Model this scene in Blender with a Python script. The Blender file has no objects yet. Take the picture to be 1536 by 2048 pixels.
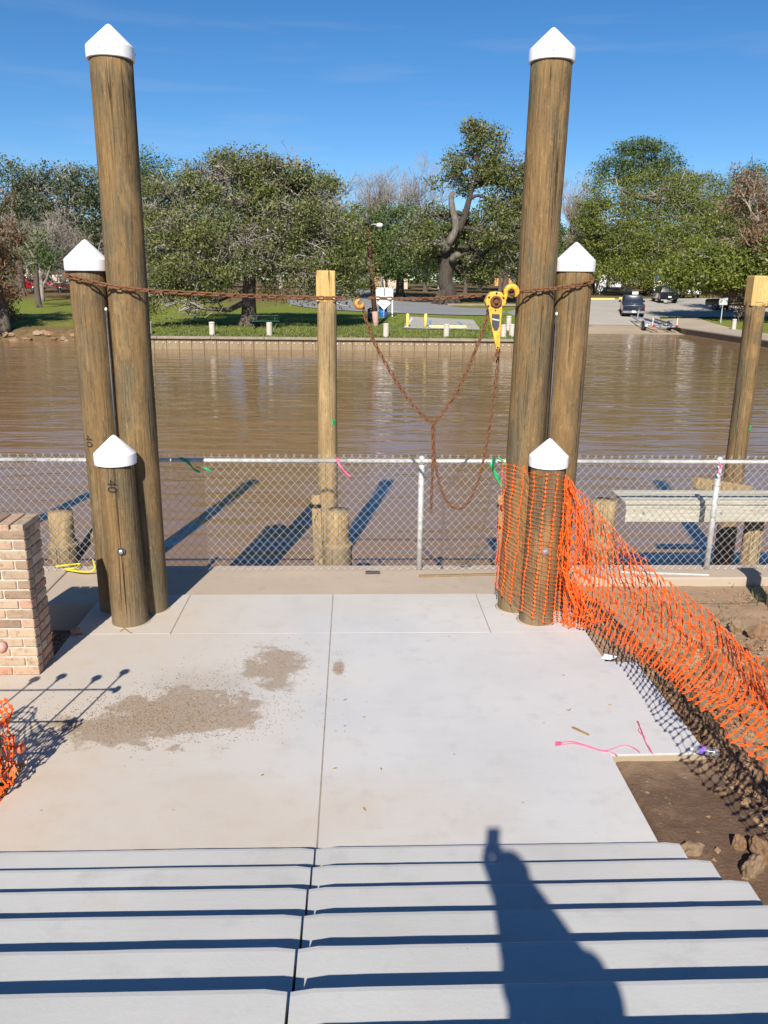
import bpy, math, random
import numpy as np
from mathutils import Vector, Matrix, Euler, noise
R_ = math.radians
random.seed(7)
scene = bpy.context.scene
COL = scene.collection

# ------------------------------------------------------------------ camera
cam = bpy.data.cameras.new('camera'); camo = bpy.data.objects.new('camera', cam); COL.objects.link(camo)
FPX, CX, CY, EYE = 1640.0, 768.0, 1024.0, 3.0
cam.sensor_fit = 'AUTO'; cam.sensor_width = 36.0; cam.lens = FPX/2048*36
cam.clip_start = 0.02; cam.clip_end = 3000
def _ray(px, py): return np.array([(px-CX)/FPX, -(py-CY)/FPX, -1.0])
_Y = _ray(706, 562); _Y /= np.linalg.norm(_Y)
_Z = -_ray(702, 6850); _Z /= np.linalg.norm(_Z); _Z -= _Y*(_Z@_Y); _Z /= np.linalg.norm(_Z)
CR = np.array([np.cross(_Y, _Z), _Y, _Z])            # world from camera
M = Matrix([[*CR[0], 0], [*CR[1], 0], [*CR[2], EYE], [0, 0, 0, 1]])
camo.matrix_world = M
scene.camera = camo
def at(px, py, Y):                                    # where a sight line meets depth Y
    v = CR@_ray(px, py); return Vector((v*(Y/v[1])).tolist())+Vector((0, 0, EYE))
def atz(px, py, z=0.0):
    v = CR@_ray(px, py); return Vector((v*((z-EYE)/v[2])).tolist())+Vector((0, 0, EYE))

# ------------------------------------------------------------------ light
SUN = Vector((0.155, 0.79, -0.593)).normalized()      # travel direction
w = bpy.data.worlds.new('World'); scene.world = w; w.use_nodes = True
nt = w.node_tree; nt.nodes.clear()
sky = nt.nodes.new('ShaderNodeTexSky'); sky.sky_type = 'NISHITA'; sky.sun_disc = False
sky.sun_elevation = math.asin(-SUN.z); sky.sun_rotation = math.atan2(-SUN.x, -SUN.y)
sky.air_density = 0.8; sky.dust_density = 0.0; sky.ozone_density = 5.0; sky.altitude = 0
bg = nt.nodes.new('ShaderNodeBackground'); bg.inputs[1].default_value = 0.083
wo = nt.nodes.new('ShaderNodeOutputWorld')
# faint cirrus streaks
tc = nt.nodes.new('ShaderNodeTexCoord'); mp = nt.nodes.new('ShaderNodeMapping'); mp.inputs['Scale'].default_value = (2.2, 2.2, 26)
mp.inputs['Rotation'].default_value = (0, R_(4), 0)
nz = nt.nodes.new('ShaderNodeTexNoise'); nz.inputs['Scale'].default_value = 1.6; nz.inputs['Detail'].default_value = 6
rp = nt.nodes.new('ShaderNodeValToRGB'); rp.color_ramp.elements[0].position = 0.56; rp.color_ramp.elements[1].position = 0.86
rp.color_ramp.elements[1].color = (0.2, 0.2, 0.2, 1)
mx = nt.nodes.new('ShaderNodeMixRGB'); mx.inputs[2].default_value = (5.0, 5.6, 6.4, 1)
hs = nt.nodes.new('ShaderNodeHueSaturation'); hs.inputs['Saturation'].default_value = 1.2
L = nt.links.new
L(tc.outputs['Generated'], mp.inputs[0]); L(mp.outputs[0], nz.inputs['Vector']); L(nz.outputs[0], rp.inputs[0])
L(rp.outputs[0], mx.inputs[0]); L(sky.outputs[0], hs.inputs['Color']); L(hs.outputs[0], mx.inputs[1]); L(mx.outputs[0], bg.inputs[0]); L(bg.outputs[0], wo.inputs[0])
sl = bpy.data.lights.new('sun', 'SUN'); sl.energy = 5.0; sl.angle = R_(0.55); sl.color = (1.0, 0.93, 0.83)
so = bpy.data.objects.new('sun', sl); COL.objects.link(so); so.rotation_euler = SUN.to_track_quat('-Z', 'Y').to_euler()
so.location = (-6, -30, 24)
vs = scene.view_settings; vs.view_transform = 'Standard'; vs.look = 'None'; vs.exposure = 0.50; vs.gamma = 1; vs.use_curve_mapping = False

# ------------------------------------------------------------------ helpers
class G:
    def __init__(s): s.v = []; s.f = []
    def add(s, vs, fs):
        o = len(s.v); s.v += [tuple(p) for p in vs]; s.f += [tuple(i+o for i in f) for f in fs]; return s
    def box(s, c, d, rot=None, ch=0.0):
        hx, hy, hz = d[0]/2, d[1]/2, d[2]/2
        if ch <= 0:
            vs = [Vector((x*hx, y*hy, z*hz)) for x in (-1, 1) for y in (-1, 1) for z in (-1, 1)]
            fs = [(0, 1, 3, 2), (4, 6, 7, 5), (0, 4, 5, 1), (2, 3, 7, 6), (0, 2, 6, 4), (1, 5, 7, 3)]
        else:
            vs = []; idx = {}
            for x in (-1, 1):
                for y in (-1, 1):
                    for z in (-1, 1):
                        for a in range(3):
                            p = [x*(hx-ch), y*(hy-ch), z*(hz-ch)]; p[a] = (x, y, z)[a]*(hx, hy, hz)[a]
                            idx[(x, y, z, a)] = len(vs); vs.append(Vector(p))
            fs = []
            for a in range(3):
                b, c2 = (a+1) % 3, (a+2) % 3
                for sg in (-1, 1):
                    q = []
                    for (u, w_) in ((-1, -1), (1, -1), (1, 1), (-1, 1)):
                        k = [0, 0, 0]; k[a] = sg; k[b] = u; k[c2] = w_; q.append(idx[(*k, a)])
                    fs.append(tuple(q if sg > 0 else q[::-1]))
                    for sb in (-1, 1):   # edges between a and b
                        k1 = [0, 0, 0]; k1[a] = sg; k1[b] = sb; k1[c2] = -1; k2 = list(k1); k2[c2] = 1
                        q = (idx[(*k1, a)], idx[(*k1, b)], idx[(*k2, b)], idx[(*k2, a)])
                        fs.append(q if sg*sb > 0 else q[::-1])
            for x in (-1, 1):
                for y in (-1, 1):
                    for z in (-1, 1):
                        t = (idx[(x, y, z, 0)], idx[(x, y, z, 1)], idx[(x, y, z, 2)]); fs.append(t if x*y*z > 0 else t[::-1])
        m = (rot.to_matrix() if isinstance(rot, Euler) else rot) if rot is not None else None
        c = Vector(c)
        return s.add([(m@p if m else p)+c for p in vs], fs)
    def tube(s, pts, r, n=8, caps=True, closed=False):
        pts = [Vector(p) for p in pts]; N = len(pts); rs = r if hasattr(r, '__len__') else [r]*N
        vs = []; prev = None
        for i, p in enumerate(pts):
            if closed: t = pts[(i+1) % N]-pts[i-1]
            else: t = pts[min(i+1, N-1)]-pts[max(i-1, 0)]
            if t.length < 1e-9: t = Vector((0, 0, 1))
            t.normalize()
            if prev is None:
                a = Vector((0, 0, 1)) if abs(t.z) < .9 else Vector((1, 0, 0)); u = t.cross(a).normalized()
            else:
                u = prev-t*prev.dot(t); u = u.normalized() if u.length > 1e-6 else t.orthogonal().normalized()
            prev = u; w_ = t.cross(u)
            for k in range(n):
                an = 2*math.pi*k/n; vs.append(p+(u*math.cos(an)+w_*math.sin(an))*rs[i])
        fs = []
        for i in range(N if closed else N-1):
            a, b = i*n, ((i+1) % N)*n
            for k in range(n): fs.append((a+k, a+(k+1) % n, b+(k+1) % n, b+k))
        if caps and not closed: fs += [tuple(range(n))[::-1], tuple((N-1)*n+k for k in range(n))]
        return s.add(vs, fs)
    def lathe(s, prof, n=24, c=(0, 0, 0), mtx=None):
        c = Vector(c); vs = []
        for (r, z) in prof:
            for k in range(n):
                a = 2*math.pi*k/n; p = Vector((r*math.cos(a), r*math.sin(a), z)); vs.append((mtx@p if mtx else p)+c)
        fs = []
        for i in range(len(prof)-1):
            for k in range(n): fs.append((i*n+k, i*n+(k+1) % n, (i+1)*n+(k+1) % n, (i+1)*n+k))
        fs += [tuple(range(n))[::-1], tuple((len(prof)-1)*n+k for k in range(n))]
        return s.add(vs, fs)
    def prism(s, poly, z0, z1):
        n = len(poly); vs = [(x, y, z0) for x, y in poly]+[(x, y, z1) for x, y in poly]
        fs = [tuple(range(n))[::-1], tuple(range(n, 2*n))]+[(i, (i+1) % n, n+(i+1) % n, n+i) for i in range(n)]
        return s.add(vs, fs)
    def mesh(s, name):
        m = bpy.data.meshes.new(name); m.from_pydata(s.v, [], s.f); m.update(); return m
    def build(s, name, mat, parent=None, smooth=False, loc=None):
        return obj(name, s.mesh(name), mat, parent, smooth, loc)
def obj(name, me, mat, parent=None, smooth=False, loc=None):
    o = bpy.data.objects.new(name, me); COL.objects.link(o)
    if mat is not None and not me.materials: me.materials.append(mat)
    if smooth: me.polygons.foreach_set('use_smooth', [True]*len(me.polygons))
    if parent: o.parent = parent
    if loc is not None: o.location = loc
    return o
def tag(o, label=None, cat=None, group=None, kind=None):
    if label: o['label'] = label
    if cat: o['category'] = cat
    if group: o['group'] = group
    if kind: o['kind'] = kind
    return o
def thing(name, label, cat, loc=(0, 0, 0), rz=0, group=None, kind=None):
    o = bpy.data.objects.new(name, None); COL.objects.link(o); o.location = loc; o.rotation_euler = (0, 0, rz); o.empty_display_size = .2
    return tag(o, label, cat, group, kind)
def fast_mesh(name, V, F, tint=None):                 # V (n,3), F (m,k) numpy
    m = bpy.data.meshes.new(name); n, k = F.shape
    m.vertices.add(len(V)); m.vertices.foreach_set('co', V.astype(np.float32).ravel())
    m.loops.add(n*k); m.loops.foreach_set('vertex_index', F.astype(np.int32).ravel())
    m.polygons.add(n); m.polygons.foreach_set('loop_start', np.arange(0, n*k, k, dtype=np.int32))
    m.update(calc_edges=True)
    if tint is not None:
        a = m.attributes.new('tint', 'FLOAT', 'POINT'); a.data.foreach_set('value', tint.astype(np.float32))
    return m
def copy_thing(src, loc, rz=0, scale=None, label=None):
    r = src.copy(); COL.objects.link(r); r.location = loc; r.rotation_euler = (0, 0, rz)
    if scale: r.scale = scale
    if label: r['label'] = label
    for ch in list(src.children):
        c = ch.copy(); COL.objects.link(c); c.parent = r
        for g in list(ch.children):
            d = g.copy(); COL.objects.link(d); d.parent = c
    return r
def lerp(a, b, t): return a+(b-a)*t
def spline(pts, n):                                   # catmull-rom through points
    P = [Vector(p) for p in pts]; P = [P[0]*2-P[1]]+P+[P[-1]*2-P[-2]]; out = []
    segs = len(P)-3
    for i in range(n):
        t = i/(n-1)*segs; k = min(int(t), segs-1); u = t-k; a, b, c, d = P[k:k+4]
        out.append(.5*((2*b)+(c-a)*u+(2*a-5*b+4*c-d)*u*u+(3*b-a-3*c+d)*u**3))
    return out
def resample(pts, step):
    out = [pts[0].copy()]; acc = 0
    for a, b in zip(pts, pts[1:]):
        l = (b-a).length; d = step-acc
        while d <= l: out.append(a.lerp(b, d/l)); d += step
        acc = l-(d-step)
    return out

# ------------------------------------------------------------------ materials
class N:
    def __init__(s, name):
        s.m = bpy.data.materials.new(name); s.m.use_nodes = True; s.t = s.m.node_tree; s.b = s.t.nodes['Principled BSDF']
        s._tc = None
    def new(s, t): return s.t.nodes.new('ShaderNode'+t)
    def put(s, inp, x):
        if isinstance(x, (int, float)): inp.default_value = x
        elif isinstance(x, (tuple, list)): inp.default_value = (*x, 1) if len(x) == 3 and inp.type == 'RGBA' else x
        else: s.t.links.new(x, inp)
    def coord(s, kind='Object', scale=(1, 1, 1), rnd=False, loc=(0, 0, 0)):
        if kind == 'World': o = s.new('NewGeometry').outputs['Position']
        else: o = s.new('TexCoord').outputs[kind]
        if rnd:
            oi = s.new('ObjectInfo'); a = s.new('VectorMath'); a.operation = 'MULTIPLY_ADD'
            s.t.links.new(o, a.inputs[0]); a.inputs[1].default_value = (1, 1, 1)
            c = s.new('CombineXYZ'); m = s.math('MULTIPLY', oi.outputs['Random'], 57.0)
            for i in range(3): s.t.links.new(m, c.inputs[i])
            s.t.links.new(c.outputs[0], a.inputs[2]); o = a.outputs[0]
        mp = s.new('Mapping'); mp.inputs['Scale'].default_value = scale; mp.inputs['Location'].default_value = loc
        s.t.links.new(o, mp.inputs[0]); return mp.outputs[0]
    def noise(s, v, scale, detail=4, rough=.55, dist=0):
        n = s.new('TexNoise'); s.put(n.inputs['Vector'], v); n.inputs['Scale'].default_value = scale
        n.inputs['Detail'].default_value = detail; n.inputs['Roughness'].default_value = rough; n.inputs['Distortion'].default_value = dist
        return n.outputs['Fac']
    def vor(s, v, scale, feat='F1', out='Distance'):
        n = s.new('TexVoronoi'); n.feature = feat; s.put(n.inputs['Vector'], v); n.inputs['Scale'].default_value = scale
        return n.outputs[out]
    def math(s, op, a, b=0.0, clamp=False):
        n = s.new('Math'); n.operation = op; n.use_clamp = clamp; s.put(n.inputs[0], a); s.put(n.inputs[1], b); return n.outputs[0]
    def step(s, x, a, b):
        n = s.new('MapRange'); n.interpolation_type = 'SMOOTHSTEP'; s.put(n.inputs[0], x); n.inputs[1].default_value = a; n.inputs[2].default_value = b
        return n.outputs[0]
    def ramp(s, x, stops):
        n = s.new('ValToRGB'); e = n.color_ramp.elements
        while len(e) < len(stops): e.new(.5)
        for el, (p, c) in zip(e, stops): el.position = p; el.color = (*c, 1)
        s.put(n.inputs[0], x); return n.outputs[0]
    def mix(s, f, a, b, mode='MIX'):
        n = s.new('MixRGB'); n.blend_type = mode; s.put(n.inputs[0], f); s.put(n.inputs[1], a); s.put(n.inputs[2], b); return n.outputs[0]
    def sep(s, v):
        n = s.new('SeparateXYZ'); s.put(n.inputs[0], v); return n.outputs
    def bump(s, h, strength=.4, dist=.01, prev=None):
        n = s.new('Bump'); n.inputs['Strength'].default_value = strength; n.inputs['Distance'].default_value = dist; s.put(n.inputs['Height'], h)
        if prev: s.put(n.inputs['Normal'], prev)
        s.t.links.new(n.outputs[0], s.b.inputs['Normal']); return n.outputs[0]
    def set(s, **k):
        for a, x in k.items(): s.put(s.b.inputs[a.replace('_', ' ')], x)
        return s
def simple(name, col, rough=.7, metal=0.0, var=.18, scale=8, spec=.5):
    n = N(name); v = n.coord('Object', rnd=True); f = n.noise(v, scale, 5)
    lo = tuple(c*(1-var) for c in col); hi = tuple(min(1, c*(1+var)) for c in col)
    n.set(Base_Color=n.ramp(f, [(.3, lo), (.7, hi)]), Roughness=rough, Metallic=metal, Specular_IOR_Level=spec); n.bump(f, .12, .004); return n.m

def blob(n, v, x, y, rx, ry, nzv, amp=.5, edge=.25):  # soft-edged irregular patch in world xy
    s = n.sep(v); dx = n.math('DIVIDE', n.math('SUBTRACT', s[0], x), rx); dy = n.math('DIVIDE', n.math('SUBTRACT', s[1], y), ry)
    d = n.math('SQRT', n.math('ADD', n.math('MULTIPLY', dx, dx), n.math('MULTIPLY', dy, dy)))
    d = n.math('ADD', d, n.math('MULTIPLY', n.math('SUBTRACT', nzv, .5), amp*4))
    return n.step(d, 1+edge, 1-edge)
def m_concrete(name, silt=True, base=(.515, .515, .51)):
    n = N(name); v = n.coord('World'); big = n.noise(v, .8, 5, .6); mid = n.noise(v, 5, 6, .65); fine = n.noise(v, 60, 4, .7)
    br = n.noise(n.coord('World', (1.6, 22, 22)), 1.6, 4)
    c = n.ramp(big, [(.3, tuple(x*.90 for x in base)), (.7, tuple(x*1.07 for x in base))])
    c = n.mix(n.step(mid, .5, .8), c, tuple(x*.84 for x in base)); c = n.mix(n.math('MULTIPLY', n.step(n.noise(v, 1.9, 6, .7, .6), .56, .72), .4), c, (base[0]*.98, base[1]*.88, base[2]*.76))
    c = n.mix(n.math('MULTIPLY', n.step(br, .4, .75), .14), c, tuple(x*1.12 for x in base))
    h = n.math('ADD', n.math('MULTIPLY', fine, .6), n.math('MULTIPLY', br, .25))
    if silt:
        s = n.sep(v)
        left = n.math('ADD', n.step(s[0], .5, -2.3), n.math('MULTIPLY', n.math('SUBTRACT', big, .5), 1.2))
        back = n.math('MULTIPLY', n.step(s[1], 6.6, 7.9), .75)
        front = n.math('MULTIPLY', blob(n, v, -1.2, 4.1, 1.7, .55, big, .35, .6), .8)
        silt_f = n.math('MAXIMUM', n.math('MULTIPLY', n.math('MAXIMUM', left, front), .85), n.math('MULTIPLY', back, .62))
        silt_f = n.math('MULTIPLY', silt_f, n.math('ADD', .55, n.math('MULTIPLY', mid, .8)), True)
        c = n.mix(n.math('MULTIPLY', silt_f, .8), c, (.50, .40, .29))
        wob = n.noise(v, 4.5, 7, .7); grit = n.noise(v, 85, 3, .8)
        g = blob(n, v, -1.22, 5.30, .50, .36, wob, .85, .16)
        g = n.math('MAXIMUM', g, blob(n, v, -1.65, 5.12, .42, .20, wob, .9, .25))
        g = n.math('MAXIMUM', g, blob(n, v, -.62, 6.05, .22, .33, wob, .9, .3))
        g = n.math('MAXIMUM', g, n.math('MULTIPLY', blob(n, v, -1.15, 5.75, .36, .26, wob, .6, .6), .35))
        g = n.math('MAXIMUM', g, blob(n, v, -.11, 6.02, .045, .13, wob, .5, .3))
        g = n.math('MULTIPLY', g, n.step(grit, .25, .5))
        c = n.mix(n.math('MULTIPLY', g, .72), c, n.ramp(grit, [(.32, (.13, .085, .05)), (.55, (.30, .21, .13)), (.78, (.46, .36, .25))]))
        h = n.math('ADD', h, n.math('MULTIPLY', g, 1.5))
        spk = n.step(n.vor(v, 7.5), .10, .055); keep = n.step(n.noise(v, 3.1, 2), .56, .62)
        c = n.mix(n.math('MULTIPLY', n.math('MULTIPLY', spk, keep), .7), c, (.22, .13, .07))
    if silt: c = n.mix(n.math('MULTIPLY', n.step(n.sep(v)[2], -.004, -.02), .85), c, (.33, .25, .145))
    pv = n.coord('World', (1, 1.5, 1)); pit = n.math('MULTIPLY', n.step(n.math('ADD', n.vor(pv, 15), n.math('MULTIPLY', fine, .06)), .085, .05), n.step(n.noise(v, 2.7, 3), .54, .6))
    c = n.mix(n.math('MULTIPLY', pit, .75), c, (.12, .11, .10))
    n.set(Base_Color=c, Roughness=.88, Specular_IOR_Level=.25); n.bump(n.math('SUBTRACT', h, n.math('MULTIPLY', pit, 2.0)), .35, .004); return n.m
def m_wood(name, light=(.265, .165, .070), dark=(.055, .038, .022), green=(.135, .112, .068), amt=.9, axis=2):
    n = N(name)
    def C(a, l): sc = [a, a, a]; sc[axis] = l; return n.coord('Object', tuple(sc), True)
    g = n.noise(C(40, 1.5), 1.5, 9, .76, .7); g2 = n.noise(C(120, 4), 1.2, 4, .6)
    big = n.noise(C(3.2, .8), 1.3, 4, .6); pat = n.noise(C(5, 1.7), 1.3, 4, .6, .6); blot = n.noise(C(12, 4.2), 1.4, 7, .75, 1.0)
    mid_ = tuple(lerp(a, b, .5) for a, b in zip(dark, light))
    c = n.ramp(g, [(.25, dark), (.42, mid_), (.55, tuple(lerp(a, b, .8) for a, b in zip(dark, light))), (.75, tuple(x*1.1 for x in light))])
    c = n.mix(n.math('MULTIPLY', n.step(big, .40, .62), amt), c, n.mix(n.step(g, .35, .65), tuple(x*.55 for x in green), tuple(x*1.15 for x in green)))
    c = n.mix(n.math('MULTIPLY', n.step(pat, .54, .72), .55), c, tuple(x*1.35 for x in light))
    c = n.mix(n.math('MULTIPLY', n.step(blot, .54, .70), .6), c, dark)
    c = n.mix(n.math('MULTIPLY', n.step(g2, .48, .75), .30), c, tuple(x*1.5 for x in light))
    ck = n.noise(C(9, .10), 1.6, 3, .55, .25)
    crack = n.step(n.math('ABSOLUTE', n.math('SUBTRACT', ck, .5)), .012, .003)
    crack = n.math('MULTIPLY', crack, n.step(n.noise(C(4, .5), 1.3, 2), .46, .56))
    c = n.mix(n.math('MULTIPLY', crack, .85), c, (.022, .014, .008))
    fl = n.noise(C(75, 16), 1.1, 3, .6)
    c = n.mix(n.math('MULTIPLY', n.step(fl, .60, .72), .45), c, tuple(x*1.7 for x in light)); c = n.mix(n.math('MULTIPLY', n.step(fl, .40, .30), .5), c, tuple(x*.7 for x in dark))
    if axis == 2:
        z = n.sep(n.coord('World'))[2]
        damp = n.step(n.math('ADD', z, n.math('MULTIPLY', n.math('SUBTRACT', blot, .5), .3)), .26, .03)
        c = n.mix(n.math('MULTIPLY', damp, .5), c, (.22, .175, .115))
    n.set(Base_Color=c, Roughness=.85, Specular_IOR_Level=.2)
    n.bump(n.math('SUBTRACT', n.math('ADD', g, n.math('MULTIPLY', g2, .4)), n.math('MULTIPLY', crack, 2.0)), .7, .008); return n.m
def m_leaf(name, a, b, c3, trans=.25):
    n = N(name); t = n.new('Attribute'); t.attribute_name = 'tint'; f = t.outputs['Fac']
    col = n.ramp(f, [(.0, a), (.5, b), (1.0, c3)])
    n.set(Base_Color=col, Roughness=.55, Specular_IOR_Level=.35)
    tr = n.new('BsdfTranslucent'); n.put(tr.inputs[0], n.mix(1, col, (1.0, 1.1, .55), 'MULTIPLY')); ms = n.new('MixShader'); ms.inputs[0].default_value = trans
    out = n.t.nodes['Material Output']; n.t.links.new(n.b.outputs[0], ms.inputs[1]); n.t.links.new(tr.outputs[0], ms.inputs[2]); n.t.links.new(ms.outputs[0], out.inputs[0])
    return n.m
def m_bark(name, a, b):
    n = N(name); v = n.coord('Object', (3, 3, .7)); f = n.noise(v, 3, 6, .7, .4)
    n.set(Base_Color=n.ramp(f, [(.3, a), (.7, b)]), Roughness=.9); n.bump(f, .8, .05); return n.m
def m_ground():
    n = N('far_ground'); v = n.coord('World'); s = n.sep(v)
    a = n.noise(v, .35, 5, .6); b = n.noise(v, 3, 4, .7); c_ = n.noise(n.coord('World', (1, .25, 1)), .12, 4, .6)
    grass = n.ramp(b, [(.25, (.10, .125, .02)), (.55, (.18, .21, .036)), (.8, (.28, .265, .075))])
    litter = n.ramp(b, [(.3, (.10, .065, .03)), (.7, (.21, .145, .075))])
    far = n.math('ADD', n.step(s[1], 74, 100), n.math('MULTIPLY', n.math('SUBTRACT', c_, .5), 2.2), True)
    far = n.math('MAXIMUM', far, n.math('MULTIPLY', n.step(s[2], .02, -.2), n.step(s[0], -13.5, -14.5))); col = n.mix(far, grass, litter); col = n.mix(n.step(a, .60, .78), col, litter)
    n.set(Base_Color=col, Roughness=.95, Specular_IOR_Level=.1); n.bump(b, .8, .06); return n.m
def m_water():
    n = N('muddy_water'); v = n.coord('World')
    w1 = n.noise(n.coord('World', (.42, 1.5, 1)), 1.1, 2, .45, .5); w2 = n.noise(n.coord('World', (1.0, 3.2, 1), loc=(3, 1, 0)), 1.3, 2, .5, .4)
    w3 = n.noise(n.coord('World', (.14, .42, 1)), .7, 2, .5)
    big = n.noise(n.coord('World', (.06, .12, 1)), .8, 3)
    h = n.math('ADD', n.math('MULTIPLY', w1, .75), n.math('MULTIPLY', w2, .16)); h = n.math('ADD', h, n.math('MULTIPLY', w3, .9))
    h = n.math('MULTIPLY', h, n.math('ADD', .5, n.math('MULTIPLY', big, 1.0)))
    n.set(Base_Color=n.ramp(big, [(.3, (.235, .142, .066)), (.7, (.265, .163, .080))]), Roughness=.07, IOR=1.33, Specular_IOR_Level=.5); n.bump(h, 1.0, .062); return n.m
def m_dirt(name, wet=(.125, .078, .050), dry=(.34, .235, .15), bias=0.0, world=True):
    n = N(name); v = n.coord('World') if world else n.coord('Object', rnd=True); s = n.sep(n.coord('World'))
    a = n.noise(v, 1.3, 6, .65); b = n.noise(v, 9, 6, .7); c_ = n.noise(v, 55, 4, .7)
    t = n.math('ADD', n.math('MULTIPLY', n.math('SUBTRACT', a, .5), 1.1), n.math('MULTIPLY', n.math('SUBTRACT', b, .5), 1.0))
    if world:
        t = n.math('ADD', t, n.step(s[1], 5.6, 7.2)); t = n.math('ADD', t, n.math('MULTIPLY', n.step(s[0], 2.3, 3.3), .5)); t = n.math('ADD', t, n.math('MULTIPLY', n.step(s[1], 4.25, 4.72), .45))
    t = n.math('ADD', t, bias, True)
    col = n.mix(t, wet, dry); col = n.mix(n.math('MULTIPLY', n.step(c_, .55, .8), .35), col, tuple(x*1.3 for x in dry))
    if world:
        p = n.math('MULTIPLY', n.step(n.vor(v, 14), .16, .09), n.step(n.noise(v, 4, 2), .5, .6)); col = n.mix(n.math('MULTIPLY', p, .35), col, (.45, .38, .30))
    n.set(Base_Color=col, Roughness=.9, Specular_IOR_Level=.2); n.bump(n.math('ADD', b, n.math('MULTIPLY', c_, .5)), .7, .025); return n.m
def m_asphalt(name, col):
    n = N(name); v = n.coord('World'); a = n.noise(v, .3, 4); b = n.noise(v, 12, 4)
    n.set(Base_Color=n.mix(n.math('MULTIPLY', b, .5), n.ramp(a, [(.3, tuple(x*.85 for x in col)), (.7, tuple(x*1.1 for x in col))]), tuple(x*.8 for x in col)), Roughness=.9); return n.m
def m_brick():
    n = N('brick'); oi = n.new('ObjectInfo'); v = n.coord('Object', rnd=True); f = n.noise(v, 22, 5, .7); g = n.noise(v, 60, 3, .7)
    c = n.ramp(oi.outputs['Random'], [(.0, (.48, .36, .24)), (.3, (.40, .29, .195)), (.5, (.27, .175, .115)), (.68, (.52, .41, .285)), (.82, (.45, .21, .13)), (1.0, (.47, .35, .24))])
    c = n.mix(n.math('MULTIPLY', n.step(f, .48, .72), .65), c, (.12, .075, .045)); c = n.mix(n.math('MULTIPLY', n.step(g, .58, .8), .45), c, (.6, .5, .38))
    n.set(Base_Color=c, Roughness=.88); n.bump(n.math('ADD', f, g), .6, .006); return n.m
def m_paint(name, col, rough=.25):
    n = N(name); n.set(Base_Color=col, Roughness=rough, Coat_Weight=.6, Coat_Roughness=.08); f = n.noise(n.coord('Object'), 6, 3); n.bump(f, .03, .004); return n.m
def m_rust():
    n = N('rust'); v = n.coord('World'); f = n.noise(v, 45, 4, .7); n.set(Base_Color=n.ramp(f, [(.3, (.085, .032, .016)), (.55, (.20, .085, .035)), (.8, (.30, .15, .075))]), Roughness=.85, Metallic=.15); n.bump(f, .5, .003); return n.m
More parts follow.
